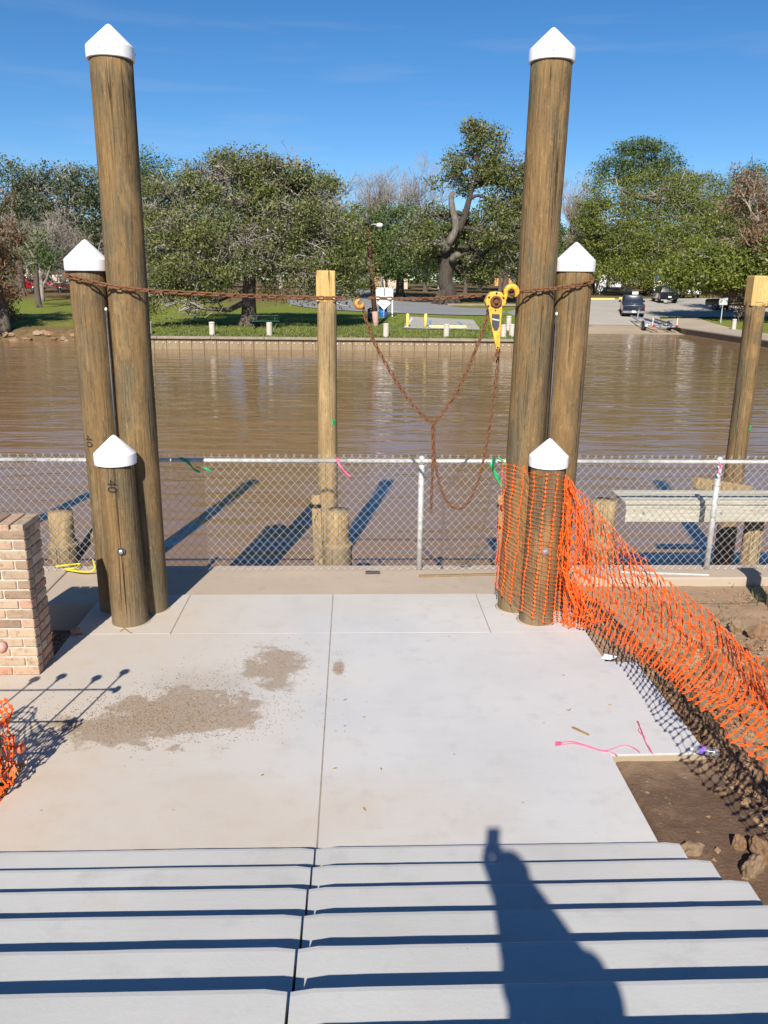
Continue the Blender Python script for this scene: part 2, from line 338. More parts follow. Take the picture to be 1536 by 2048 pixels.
MT = dict(
    slab=m_concrete('slab_concrete'), step=m_concrete('step_concrete', False, (.455, .452, .437)), old=m_concrete('old_concrete', False, (.43, .35, .27)),
    conc=m_concrete('plain_concrete', False, (.40, .38, .34)),
    wood=m_wood('pile_wood'), wood2=m_wood('weathered_timber', (.42, .29, .14), (.15, .10, .05), (.30, .23, .12), .4), greyboard=m_wood('grey_board', (.50, .47, .38), (.33, .30, .24), (.44, .41, .33), .4, 0), strip=m_wood('strip_wood', (.34, .24, .13), (.14, .09, .05), (.24, .18, .10), .4, 0),
    cut=m_wood('fresh_cut_wood', (.66, .42, .16), (.42, .25, .085), (.60, .40, .17), .3),
    white=simple('white_plastic', (.82, .82, .83), .38, var=.03, scale=3), galv=simple('galvanised', (.55, .55, .54), .5, .25, .12, 20), railm=simple('rail_paint', (.54, .53, .50), .55, .2, .25, 14),
    rust=m_rust(), yellow=simple('hoist_yellow', (.74, .40, .04), .5, .0, .28, 28), black=simple('black_rubber', (.02, .02, .021), .6), dark=simple('dark_label', (.06, .06, .065), .5, .1, .3, 40),
    orange=simple('orange_plastic', (.86, .13, .012), .5, 0, .06, 3), cap=simple('orange_cap', (.80, .17, .07), .5, 0, .15, 10), pinkcap=simple('faded_cap', (.66, .32, .25), .6, 0, .15, 10),
    steel=simple('rebar', (.16, .10, .07), .7, .4, .3, 20), bolt=simple('bolt_zinc', (.5, .5, .49), .4, .8, .1, 20),
    mortar=simple('mortar', (.52, .46, .38), .95, 0, .15, 30), brick=m_brick(),
    dirt=m_dirt('bare_dirt'), clod=m_dirt('clod_earth', (.17, .095, .05), (.46, .30, .18), .45, False), rock=m_dirt('pale_rock', (.26, .17, .10), (.50, .37, .25), .3, False),
    hole=m_dirt('dark_gravel', (.05, .042, .036), (.20, .175, .15), .2, False),
    jointm=simple('joint_grime', (.30, .25, .19), .95, 0, .25, 12), boltt=simple('stained_bolt', (.58, .47, .30), .7, .1, .2, 4), oldyellow=simple('worn_yellow', (.46, .23, .045), .6, .1, .45, 40), green=simple('green_ribbon', (.01, .42, .13), .4, 0, .2, 20), pink=simple('pink_ribbon', (.85, .13, .28), .5, 0, .15, 20), yellowrope=simple('yellow_rope', (.70, .55, .02), .6, 0, .15, 20), rope=simple('hemp_rope', (.36, .26, .12), .9, 0, .25, 40),
    ground=m_ground(), water=m_water(), road=m_asphalt('asphalt', (.25, .25, .25)), lot=m_asphalt('lot_concrete', (.42, .38, .32)), ramp=m_asphalt('ramp_concrete', (.40, .31, .21)), walk=m_asphalt('path', (.42, .34, .25)),
    oak=m_leaf('oak_leaf', (.060, .082, .018), (.135, .160, .042), (.25, .25, .09)), olive=m_leaf('olive_leaf', (.075, .105, .016), (.15, .185, .028), (.25, .26, .055)),
    deep=m_leaf('deep_leaf', (.036, .070, .018), (.080, .130, .036), (.16, .20, .07)), grey=m_leaf('grey_oak_leaf', (.05, .075, .03), (.105, .13, .06), (.20, .205, .12)),
    rustleaf=m_leaf('cypress_leaf', (.12, .065, .032), (.21, .12, .06), (.31, .19, .10)), brownleaf=m_leaf('dry_leaf', (.09, .07, .025), (.16, .12, .04), (.22, .16, .06)),
    bark=m_bark('oak_bark', (.055, .042, .032), (.15, .12, .095)), darkbark=m_bark('dark_bark', (.022, .017, .013), (.095, .075, .058)), limbbark=m_bark('limb_bark', (.06, .048, .038), (.24, .205, .165)), palebark=m_bark('pale_bark', (.20, .17, .14), (.42, .38, .33)), twig=m_bark('twig_bark', (.18, .145, .12), (.36, .31, .27)), moss=m_leaf('grey_moss', (.13, .12, .10), (.22, .21, .18), (.33, .31, .27), .1),
    bulk=m_wood('bulkhead_concrete', (.40, .30, .19), (.17, .12, .075), (.30, .23, .15), .5), capb=simple('bulkhead_cap', (.27, .22, .165), .9, 0, .2, 4), post=simple('bollard_concrete', (.50, .46, .39), .85, 0, .12, 4),
    signw=simple('sign_white', (.80, .82, .82), .5, 0, .05, 3), blue=simple('blue_plastic', (.01, .14, .48), .5, 0, .1, 4), ypaint=simple('yellow_paint', (.78, .62, .16), .7, 0, .1, 6), bpaint=simple('blue_paint', (.10, .30, .50), .7, 0, .1, 6),
    polew=m_wood('utility_pole', (.15, .07, .045), (.05, .027, .02), (.1, .06, .04), .3), polepink=simple('pole_paint', (.50, .30, .27), .8, 0, .15, 5),
    wallp=simple('pink_stucco', (.62, .50, .40), .9, 0, .06, 2), roofb=simple('brown_roof', (.12, .075, .055), .9, 0, .2, 6), orangew=simple('orange_wall', (.55, .30, .12), .9, 0, .1, 3),
    navy=m_paint('navy_paint', (.005, .008, .020)), blackp=m_paint('black_paint', (.008, .008, .009)), whitep=m_paint('white_paint', (.75, .75, .75)), redp=m_paint('red_paint', (.35, .01, .02)),
    glass=m_paint('tinted_glass', (.012, .016, .02), .05), chrome=simple('chrome', (.65, .65, .66), .2, .9, .05, 4), tail=simple('tail_light', (.60, .015, .012), .2, 0, .05, 4), tyre=simple('tyre', (.018, .018, .018), .8), alu=simple('aluminium', (.62, .62, .62), .38, .75, .12, 8),
    phone=simple('phone_black', (.02, .02, .022), .25), skin=simple('skin', (.45, .27, .19), .6, 0, .05, 5), shirt=simple('grey_shirt', (.16, .17, .2), .85, 0, .1, 10), jeans=simple('denim', (.05, .07, .13), .85, 0, .15, 20), hair=simple('brown_hair', (.05, .03, .02), .7), ink=simple('black_ink', (.02, .016, .013), .9, 0, .1, 30),
    purple=simple('purple_label', (.25, .12, .62), .5, 0, .1, 10), bluecap=simple('blue_cap', (.03, .22, .65), .4), paper=simple('paper_scrap', (.55, .62, .68), .8, 0, .3, 30), twigm=simple('dry_twig', (.30, .19, .08), .9, 0, .2, 30), fgrass=m_leaf('weed_leaf', (.07, .10, .02), (.14, .175, .04), (.24, .24, .09)),
)
_n = N('clear_plastic'); _n.set(Base_Color=(.9, .93, .95), Roughness=.08, IOR=1.3, Transmission_Weight=.85); MT['pet'] = _n.m

# ================================================================== SETTING, near side
def ss(a, b, x):
    t = max(0, min(1, (x-a)/(b-a))); return t*t*(3-2*t)
def near_h(x, y):
    nz1 = noise.fractal(Vector((x*1.3, y*1.3, 0)), 1, 2, 4); nz2 = noise.fractal(Vector((x*6, y*6, 3)), 1, 2, 3)
    if y > 7.55: return -.11+.006*nz2-(.02 if x < 2.1 else 0)
    if x < 1.70:                                      # left side and under the slabs
        h = -.33+.02*nz1+.015*nz2
        if x < -3.3: h = lerp(h, -.06+.02*nz1, ss(-3.3, -4.0, x))
        return h
    rub = ss(2.35, 2.8, x)*ss(7.0, 6.2, y)*ss(2.4, 3.6, y)
    h = -.055+.010*nz2+.015*nz1
    h = lerp(h, -.045+.025*nz1+.012*nz2, ss(6.2, 6.9, y)*ss(1.9, 2.2, x))
    h = lerp(h, -.01+.10*nz1+.08*nz2+.05*noise.noise(Vector((x*13, y*13, 5))), rub)
    h = lerp(h, -.05+.05*nz1, ss(5.0, 6.5, x))
    if y < 3.4: h += .09*(3.4-max(y, -1))*ss(1.9, 2.4, x)
    return h
def axis(lo, hi, f0, f1, fine, coarse):
    a = list(np.arange(f0, f1+1e-6, fine)); l = []; x = f0; s = fine
    while x > lo: s = min(coarse, s*1.35); x -= s; l.append(max(x, lo))
    r = []; x = f1; s = fine
    while x < hi: s = min(coarse, s*1.35); x += s; r.append(min(x, hi))
    return l[::-1]+a+r
def grid(name, xs, ys, hf, mat, parent=None):
    V = np.array([(x, y, hf(x, y)) for y in ys for x in xs]); nx = len(xs); i = np.arange((len(ys)-1)*nx).reshape(-1, nx)[:, :-1].ravel()
    F = np.stack([i, i+1, i+1+nx, i+nx], 1); o = obj(name, fast_mesh(name, V, F), mat, parent); o.data.polygons.foreach_set('use_smooth', [True]*len(F)); return o
tag(grid('near_ground', axis(-60, 60, -4.2, 6.4, .05, 6), axis(-60, 8.42, 1.5, 8.42, .05, 6), near_h, MT['dirt']), kind='structure')

RISE, TREAD, NOSE1 = .15, .323, 3.671
JX = -.195
stairs = thing('concrete_stairs', None, None, (0, 0, 0), kind='structure')
def step_slab(x0, x1, yb, yf, z, seed):
    n = max(8, int((x1-x0)/.07)); g = G(); vs = []
    for i in range(n+1):
        x = lerp(x0, x1, i/n); e = min(i, n-i)*(x1-x0)/n
        w1 = .003*noise.noise(Vector((x*1.7, seed, 0)))+.002*noise.noise(Vector((x*9, seed, 5)))
        w2 = .004*noise.noise(Vector((x*1.3, seed, 9)))+.002*noise.noise(Vector((x*11, seed, 2)))
        rd = .012*max(0, 1-e/.05)                      # rounded end corners
        f = yf+w1-rd
        vs += [(x, yb, -.12), (x, f-.004, -.12), (x, f-.002, z-.022), (x, f-.004, z-.009), (x, f-.012, z-.002+w2*.3), (x, f-.03, z+w2*.4), (x, (yb+f)/2, z+w2*.4), (x, yb, z)]
    m = 8; fs = []
    for i in range(n):
        for k in range(m): a, b = i*m+k, i*m+(k+1) % m; fs.append((a, b, b+m, a+m))
    fs += [tuple(range(m)), tuple(n*m+k for k in range(m))[::-1]]
    g.add(vs, fs); return g
for k in range(1, 10):
    yf = NOSE1-(k-1)*TREAD; yb = yf-TREAD+.003 if k < 9 else yf-1.2
    xr = 1.73+.013*(k-1); xl = -2.10-.013*(k-1)
    step_slab(xl, JX-.005, yb, yf, RISE*k, k*3.1).build('step', MT['step'], stairs)
    step_slab(JX+.005, xr, yb, yf, RISE*k, k*5.7+40).build('step', MT['step'], stairs)
landing = G().prism([(-2.6, -4), (2.3, -4), (2.3, NOSE1-8*TREAD-1.204), (-2.6, NOSE1-8*TREAD-1.204)], 1.1, RISE*9).build('landing', MT['step'], stairs)

plat = thing('concrete_platform', None, None, kind='structure')
g_ = .004
panels = [
    [(-2.09, NOSE1+.004), (JX-g_, NOSE1+.004), (JX-g_, 6.70-g_), (-2.46, 6.70-g_), (-2.46, 6.275), (-3.4, 6.275), (-3.4, 4.73), (-2.09, 4.73)],
    [(JX+g_, NOSE1+.004), (1.708, NOSE1+.004), (1.708, 4.73), (2.36, 4.745), (2.335, 6.09), (2.085, 6.115), (2.085, 6.70-g_), (JX+g_, 6.70-g_)],
    [(-2.46, 6.70+g_), (-1.60-g_, 6.70+g_), (-1.60-g_, 7.64), (-2.46, 7.60)], [(-1.60+g_, 6.70+g_), (JX-g_, 6.70+g_), (JX-g_, 7.64), (-1.60+g_, 7.64)],
    [(JX+g_, 6.70+g_), (1.23-g_, 6.70+g_), (1.23-g_, 7.64), (JX+g_, 7.64)], [(1.23+g_, 6.70+g_), (2.085, 6.70+g_), (2.10, 7.64), (1.23+g_, 7.64)]]
for k, p in enumerate(panels):
    g = G().prism(p, -.16, [0, .0, .002, 0, .001, 0][k]); o = g.build('slab_panel', MT['slab'], plat)
    b = o.modifiers.new('edge', 'BEVEL'); b.width = .003; b.segments = 2; b.limit_method = 'ANGLE'
for (x, y, dx, dy) in ((JX, 5.185, .008, 3.0), (JX, 7.17, .008, .93), (-1.60, 7.17, .008, .93), (1.23, 7.17, .008, .93), (-1.33, 6.70, 2.25, .008), (.945, 6.70, 2.27, .008)):
    G().box((x, y, -.0465), (dx-.0004, dy-.002, .089)).build('joint_filler', MT['jointm'], plat)
cap_ = thing('seawall', None, None, kind='structure')
for (x0, x1, y0) in ((-40, -6.2, 7.45), (-6.19, -3.05, 7.45), (-3.04, -2.47, 7.45), (-2.46, 2.105, 7.648), (2.115, 5.3, 8.12), (5.31, 40, 8.12)):
    o = G().prism([(x0, y0), (x1, y0), (x1, 8.54), (x0, 8.54)], -.30, -.012).build('cap_slab', MT['old'], cap_)
    b = o.modifiers.new('edge', 'BEVEL'); b.width = .015; b.segments = 2
G().box((0, 8.47, -1.6), (80, .12, 2.58)).build('sheet_wall', MT['conc'], cap_)

# water: one sheet, low waves as relief
tag(G().add([(-700, 8.4, -.8), (700, 8.4, -.8), (700, 300, -.8), (-700, 300, -.8)], [(0, 1, 2, 3)]).build('river_water', MT['water']), kind='structure')

# ------------------------------------------------------------------ far bank
PC = ([46, 47.7, 52, 58, 70, 80, 100, 120, 160, 400], [-.15, -.12, .2, .32, .55, .7, 1.2, 1.7, 2.3, 3.2])
PR = ([60, 62, 66, 70, 76, 88, 100, 120, 160, 400], [-1.3, -1.1, -.8, -.4, .05, .95, 1.3, 1.75, 2.3, 3.2])
PL = ([50, 52.6, 53.6, 54.4, 58, 70, 80, 100, 120, 160, 400], [-1.6, -1.1, -.75, -.25, .15, .55, .7, 1.2, 1.7, 2.3, 3.2])
PX = ([40, 54, 66, 72, 76, 88, 100, 120, 160, 400], [-.38, -.36, -.42, -.2, .05, .95, 1.3, 1.75, 2.3, 3.2])
def far_h(x, y):
    p = PL if x < -14 else PC if x < 13 else PR if x < 26.3 else PX
    h = float(np.interp(y, *p))
    if y > 100: h += 0
    return h
def far_hit(px, py, Y0=47.8):
    v = CR@_ray(px, py); v = v/v[1]; y = Y0
    while y < 390:
        p = v*y
        if EYE+p[2] <= far_h(p[0], y): break
        y += .05
    return Vector((p[0], y, far_h(p[0], y)))
def bank(name, x0, x1, y0, step=1.2):
    xs = list(np.linspace(x0, x1, max(2, int(min(abs(x1-x0), 90)/step)))); ys = [y0]; y = y0; s = .5
    while y < 900: s = min(60, s*1.06); y += s; ys.append(y)
    mid = (min(max(x0, -60), 60)+max(min(x1, 60), -60))/2
    def hh(x, y):
        z = far_h(mid, min(y, 400)); return z+.05*noise.noise(Vector((x*.4, y*.4, 0))) if y > y0+1 else z
    return tag(grid(name, xs, ys, hh, MT['ground']), kind='structure')
bank('far_bank_lawn', -14, 13, 47.72); bank('far_bank_shore', -600, -14, 50, 3); bank('far_bank_ramp_side', 26.3, 600, 40, 3); bank('far_bank_landing', 13, 26.3, 60)
def sheet(name, poly_fn, mat, lift=.03, nx=1):        # poly_fn: list of (left,right) pairs by row -> draped strip
    g = G(); vs = []; m = 14
    for (a, b) in poly_fn:
        for k in range(m+1):
            x = lerp(a[0], b[0], k/m); y = lerp(a[1], b[1], k/m); vs.append((x, y, far_h(x, y)+lift+.05))
    fs = [(r*(m+1)+k, r*(m+1)+k+1, (r+1)*(m+1)+k+1, (r+1)*(m+1)+k) for r in range(len(poly_fn)-1) for k in range(m)]
    return tag(g.add(vs, fs).build(name, mat), kind='structure')
def rows(near, far, n):
    out = []
    for i in range(n+1):
        t = i/n; out.append(((lerp(near[0][0], far[0][0], t), lerp(near[0][1], far[0][1], t)), (lerp(near[1][0], far[1][0], t), lerp(near[1][1], far[1][1], t))))
    return out
# road: along the lawn then bending away on the left
def strip(name, centre, wid, mat, lift):
    pts = resample(spline(centre, 120), 1.0); prs = []
    for i, p in enumerate(pts):
        t = pts[min(i+1, len(pts)-1)]-pts[max(i-1, 0)]; t.z = 0; t.normalize(); nrm = Vector((-t.y, t.x, 0)); ww = wid(i/(len(pts)-1)) if callable(wid) else wid
        prs.append(((p.x+nrm.x*ww, p.y+nrm.y*ww), (p.x-nrm.x*ww, p.y-nrm.y*ww)))
    return sheet(name, prs, mat, lift)
strip('road', [(2.5, 150, 0), (1.6, 120, 0), (.6, 98, 0), (2.2, 80, 0), (8, 72.5, 0), (16, 72.8, 0), (22, 82, 0), (30, 86, 0), (44, 96, 0), (60, 112, 0)], lambda t: 4.0 if t < .15 else 4.6+3.2*math.exp(-((t-.42)/.14)**2), MT['road'], .0)
strip('road_edge_line', [(-2.0, 100, 0), (-2.1, 90, 0), (-1.0, 80, 0), (1.5, 71.5, 0), (4, 68, 0)], .09, MT['signw'], .05)
sheet('parking_lot', rows(((13.4, 70), (26, 70)), ((21, 97), (36, 100)), 26), MT['lot'], .02)
sheet('parking_lot', rows(((26.4, 76), (48, 78)), ((36.2, 99.5), (60, 112)), 26), MT['lot'], .01)
sheet('boat_ramp', rows(((13.4, 61), (26.25, 61)), ((13.4, 71), (26.25, 71)), 14), MT['ramp'], .0)
sheet('shore_path', rows(((26.35, 40), (28.3, 40)), ((26.35, 74), (31.5, 76)), 30), MT['walk'], .0)
sheet('parking_pad', rows(((3.1, 51.6), (7.8, 51.2)), ((4.2, 63), (8.6, 60)), 10), MT['conc'], .02)
for (p, q) in (((895, 611), (1040, 613)), ((1180, 600), (1228, 600)), ((1240, 599), (1262, 598)), ((1330, 609), (1420, 597))):
    a = far_hit(*p); b = far_hit(*q); d = b-a
    tag(G().box((a+b)/2+Vector((0, 0, .1)), (d.length, .35, .24), Euler((0, 0, math.atan2(d.y, d.x))), .03).build('kerb', MT['capb'] if p[0] < 1100 else MT['ypaint'] if p[0] < 1300 else MT['conc']), kind='structure')

# ------------------------------------------------------------------ trees
def tree_mesh_leaves(rng, blobs, leaf, per0, cl, flat=.0, scale_n=None):
    Vs, Fs, Ts = [], [], []
    for (c, r, n) in blobs:
        d = rng.normal(size=(n, 3)); d /= np.linalg.norm(d, axis=1)[:, None]
        rad = rng.uniform(.35, 1.08, size=n)**.6
        P = np.array(c)+d*rad[:, None]*np.array(r)
        # holes: drop clumps where a coarse random field is low
        P = P+rng.normal(size=P.shape)*np.array(r)*.10; keep = np.array([noise.noise(Vector((p*(.5 if scale_n is None else scale_n)).tolist())+Vector((7, 3, 1))) > -.16 for p in P]); P = P[keep]
        n2 = len(P)
        if n2 == 0: continue
        ct = rng.uniform(.1, .9, size=n2)
        per = int(per0*2.9); C = np.repeat(P, per, 0)+np.clip(rng.normal(size=(n2*per, 3)), -1.9, 1.9)*cl*.9*np.array([1, 1, .55]); tt = np.clip(np.repeat(ct, per)+rng.normal(size=n2*per)*.2, 0, 1)
        m = len(C); a = rng.normal(size=(m, 3)); a[:, 2] *= 1-flat; a /= np.linalg.norm(a, axis=1)[:, None]
        b = rng.normal(size=(m, 3)); b -= a*(a*b).sum(1)[:, None]; b /= np.linalg.norm(b, axis=1)[:, None]
        s = leaf*.46*np.clip(rng.lognormal(0, .42, size=m), .4, 1.7)[:, None]
        V = np.stack([C-a*s, C-b*s*.5+a*s*.1, C+a*s, C+b*s*.5+a*s*.1], 1).reshape(-1, 3)
        Vs.append(V); Ts.append(np.repeat(tt, 4))
    V = np.concatenate(Vs); T = np.concatenate(Ts); F = np.arange(len(V)).reshape(-1, 4); return V, F, T
def limb(g, a, b, r0, r1, rng, wob=.12, n=6, sides=6):
    a = Vector(a); b = Vector(b); L_ = (b-a).length; pts = []
    for i in range(n):
        t = i/(n-1); o = Vector(rng.normal(size=3).tolist())*wob*L_*math.sin(math.pi*t)*.5
        p = a.lerp(b, t)+o; p.z += .10*L_*math.sin(math.pi*t); pts.append(p)
    g.tube(pts, [lerp(r0, r1, i/(n-1)) for i in range(n)], sides); return pts
def leafy_tree(name, label, base, trunk, blobs, leafmat, barkmat=None, leaf=.2, per=14, cl=.45, seed=1, group=None, moss=0, twigs=26, limb_r=.16, twigmat=None, flat=0.0):
    """trunk: list of (pos, radius); blobs: (pos, radii, clumps); all world positions"""
    rng = np.random.default_rng(seed); base = Vector(base); t = thing(name, label, 'tree', base, group=group)
    g = G(); tp = [Vector(p)-base for p, r in trunk]; tr = [r for p, r in trunk]
    sm = spline(tp, max(8, len(tp)*4)); g.tube(sm, [float(np.interp(i/(len(sm)-1), np.linspace(0, 1, len(tr)), tr)) for i in range(len(sm))], 10)
    for k in range(6):                                 # root flare
        a = k*math.pi/3+rng.uniform(-.3, .3); r0 = tr[0]
        r0 *= .8; g.tube([Vector((math.cos(a)*r0*.6, math.sin(a)*r0*.6, r0*1.6)), Vector((math.cos(a)*r0*1.25, math.sin(a)*r0*1.25, r0*.4)), Vector((math.cos(a)*r0*1.9, math.sin(a)*r0*1.9, -.15))], [r0*.45, r0*.38, r0*.18], 6)
    g2 = G(); B = []
    for (c, r, n) in blobs:
        c = Vector(c)-base; B.append((np.array(c), r, n))
        s = min(sm[2:], key=lambda p: (p-c).length+.6*abs(p.z-c.z))
        lp = limb(g, s, c, limb_r*rng.uniform(.7, 1.2), limb_r*.4, rng, .2, 7)
        for q in range(max(3, int(twigs*min(1, n/180)))):
            st = lp[rng.integers(2, 7)]; d = rng.normal(size=3); d /= np.linalg.norm(d)
            e = c+Vector((d*np.array(r)*rng.uniform(.6, 1.0)).tolist()); tw = limb(g2, st, e, limb_r*rng.uniform(.18, .40), limb_r*.09, rng, .34, 6, 4)
            for _ in range(2):
                s2 = tw[rng.integers(2, 5)]; limb(g2, s2, s2+Vector((rng.normal(size=3)*np.array(r)*.3).tolist()), limb_r*.14, limb_r*.05, rng, .35, 5, 3)
    g.build('trunk', barkmat or MT['bark'], t, True)
    g2.build('branches', twigmat or barkmat or MT['bark'], t, True)
    V, F, T = tree_mesh_leaves(rng, B, leaf, per, cl, flat)
    obj('crown', fast_mesh('crown', V, F, T), leafmat, t)
    if moss:
        V, F, T = tree_mesh_leaves(rng, [(c, r, int(n*moss)) for c, r, n in B], leaf*.95, per//2, cl*.7)
        V[:, 2] = V[:, 2].mean()*0+V[:, 2]-.1
        tag(obj('moss', fast_mesh('moss', V, F, T), MT['moss'], t), kind='stuff')
    return t
def bare_tree(name, label, base, height, spread, seed=1, mat=None, depth=5, r0=.2, group=None, upright=.5, nb=3, leafmat=None, leaf=.1, nleaf=0, ):
    rng = np.random.default_rng(seed); t = thing(name, label, 'tree', base, group=group); g = G(); g2 = G(); tips = []
    def grow(p, d, L_, r, lvl):
        n = 5; pts = [p.copy()]
        for i in range(n):
            d = (d+Vector((rng.normal(size=3)*.13).tolist())+Vector((0, 0, .05*upright))).normalized(); p = p+d*L_/n; pts.append(p.copy())
        (g if lvl < 2 else g2).tube(pts, [lerp(r, r*.62, i/n) for i in range(n+1)], 7 if lvl < 2 else 4 if lvl < 4 else 3, lvl < 1)
        tips.extend(pts[2:] if lvl >= depth-1 else [])
        if lvl >= depth: return
        for k in range(nb+(1 if lvl > 1 else 0)):
            q = pts[rng.integers(2, n+1)] if k else pts[-1]
            s = Vector((rng.normal(size=3)*np.array([1, 1, .7])).tolist()).normalized()
            nd = (d*(.9 if k == 0 else .55)+s*spread*(.5 if k == 0 else .85)+Vector((0, 0, upright*.25))).normalized()
            grow(q, nd, L_*rng.uniform(.6, .86), max(r*.60, .012 if depth < 6 else .016), lvl+1)
    grow(Vector((0, 0, -.2)), Vector((0, 0, 1)), height*.34, r0, 0)
    top = max(v[2] for v in g2.v+g.v); s = height/top
    for gg in (g, g2): gg.v = [(x*s, y*s, z*s) for x, y, z in gg.v]
    g.build('trunk', mat or MT['twig'], t, True); g2.build('branches', mat or MT['twig'], t, False)
    if nleaf:
        P = np.array([(p*s)[:] for p in tips]); idx = rng.integers(0, len(P), nleaf); C = P[idx]+rng.normal(size=(nleaf, 3))*.22
        a = rng.normal(size=(nleaf, 3)); a[:, 2] -= .4; a /= np.linalg.norm(a, axis=1)[:, None]; b = rng.normal(size=(nleaf, 3)); b -= a*(a*b).sum(1)[:, None]; b /= np.linalg.norm(b, axis=1)[:, None]
        sc = leaf*rng.uniform(.6, 1.4, size=nleaf)[:, None]
        V = np.stack([C-a*sc, C-b*sc*.3, C+a*sc, C+b*sc*.3], 1).reshape(-1, 3); T = np.repeat(rng.uniform(0, 1, nleaf), 4)
        obj('crown', fast_mesh('crown', V, np.arange(len(V)).reshape(-1, 4), T), leafmat, t)
    return t
def pb(Y, lst, dens=1.0):                              # blobs given as sight positions at depth Y
    out = []
    for (px, py, dy, rx, ry, n) in lst:
        p = at(px, py, Y+dy); k = (Y+dy)/FPX; out.append((p, (rx*k, (rx+ry)*.5*k, ry*k), int(n*dens)))
    return out
def base_at(px, py): return far_hit(px, py)
# T1 great oak on the lawn
b1 = base_at(498, 652); Y1 = b1.y
leafy_tree('oak_tree', 'broad low live oak with grey limbs behind the picnic table on the lawn', b1,
    [(b1-Vector((0, 0, .2)), .55), (b1+Vector((.05, 0, 1.6)), .42), (b1+Vector((.15, 0, 3.4)), .38), (b1+Vector((.1, .1, 6.2)), .25), (b1+Vector((-.2, 0, 8.6)), .12)],
    pb(Y1, [(430, 430, 0, 105, 75, 300), (570, 425, 0, 105, 75, 300), (480, 352, .5, 80, 48, 190), (345, 480, -.5, 65, 70, 190), (650, 475, 0, 75, 75, 230), (385, 555, -1.5, 85, 45, 220), (610, 550, -1, 100, 50, 240), (320, 590, -1.5, 45, 40, 90), (690, 540, 0, 45, 50, 120), (500, 500, -2.6, 110, 60, 260), (560, 350, .5, 70, 40, 150), (410, 365, .5, 60, 42, 140), (310, 415, 1, 40, 60, 120), (640, 400, 1, 45, 45, 100), (370, 620, -2, 55, 20, 60)]),
    MT['oak'], MT['bark'], .15, 17, .42, 11, moss=.30, twigs=44, limb_r=.18, twigmat=MT['palebark'])
# T2 tall broken oak by the road
b2 = base_at(893, 609); Y2 = b2.y
P2 = lambda px, py, dy=0: at(px, py, Y2+dy)
t2 = leafy_tree('oak_tree', 'tall gnarled live oak with massive dark trunk and broken limb beside the road', b2,
    [(b2-Vector((0, 0, .3)), 1.05), (P2(897, 585), .82), (P2(890, 560), .74), (P2(895, 525), .70), (P2(898, 490), .62), (P2(924, 445), .36), (P2(938, 400), .27), (P2(950, 345), .2), (P2(958, 300), .13), (P2(962, 262), .07)],
    pb(Y2, [(835, 475, -1, 48, 40, 110), (862, 430, 0, 32, 26, 50), (902, 338, 0, 26, 34, 60), (962, 266, 0, 26, 22, 50), (992, 312, 0, 22, 30, 42), (1010, 405, 0, 45, 38, 95), (985, 362, 0, 30, 26, 50), (925, 372, 1, 24, 22, 26), (945, 318, 1, 20, 26, 26), (940, 252, 0, 14, 10, 12), (880, 360, 0, 16, 20, 16), (925, 470, 2.5, 40, 34, 70), (860, 520, 2, 34, 26, 50), (935, 540, 3, 36, 24, 50), (1000, 270, 0, 10, 10, 8), (925, 265, 0, 8, 8, 6), (985, 340, -.5, 26, 22, 40), (1030, 345, 1, 34, 30, 60), (1015, 465, -1, 62, 50, 180), (950, 455, 2, 34, 30, 40), (970, 515, 1, 45, 35, 90), (1050, 380, 1, 45, 60, 130), (1060, 500, 0, 50, 55, 130)]),
    MT['oak'], MT['darkbark'], .24, 17, .55, 12, moss=.3, twigs=22, limb_r=.24, twigmat=MT['limbbark'])
gs = G(); gs.tube(spline([P2(897, 488, -1.2), P2(912, 455, -1.3), P2(904, 415, -1.2), P2(903, 395, -1), P2(907, 383, -1)], 14), [.40, .37, .35, .33, .36, .31, .30, .32, .28, .27, .29, .25, .22, .17], 9)
gs.tube(spline([P2(893, 500, -1), P2(878, 480, -1.5), P2(862, 486, -2)], 8), [.5, .45, .4, .36, .32, .3, .28, .25], 8)
gs.tube(spline([P2(903, 520, -1), P2(914, 510, -1.6), P2(918, 514, -1.9)], 8), [.35, .34, .34, .33, .32, .31, .3, .29], 9)
gs.v = [tuple(Vector(p)-b2) for p in gs.v]; tag(gs.build('broken_limb', MT['limbbark'], t2, True), 'bare pale snapped limb')
# T3 dark oaks behind the toilet block
for i, (px, py, Yd, bl, m) in enumerate([
    (800, 588, 100, [(800, 450, 0, 55, 45, 190), (770, 505, -2, 60, 45, 190), (845, 510, 0, 55, 40, 170), (815, 530, -3, 60, 30, 130), (745, 470, 1, 35, 50, 110)], 'deep'),
    (700, 592, 96, [(690, 500, 0, 50, 45, 150), (655, 540, 0, 45, 40, 120), (725, 545, -1, 38, 35, 100), (710, 450, 2, 35, 40, 90)], 'oak'),
    (1010, 585, 125, [(1010, 500, 0, 60, 45, 160), (960, 530, 0, 50, 35, 130), (1070, 520, 0, 60, 45, 140), (1000, 440, 4, 70, 40, 150)], 'deep')]):
    bb = at(px, py, Yd); bb.z = far_h(bb.x, Yd)
    leafy_tree('oak_tree', ['dark green oak with dense round crown behind the pink toilet block', 'mid green oak with low crown beside the road bend', 'shaded evergreen oak in the grove behind the gnarled oak'][i], bb, [(bb-Vector((0, 0, .2)), .55), (bb+Vector((0, 0, 3)), .42), (bb+Vector((.3, 0, 6)), .3)], pb(Yd, bl), MT[m], MT['bark'], .27, 15, .65, 20+i, twigs=8, limb_r=.2)
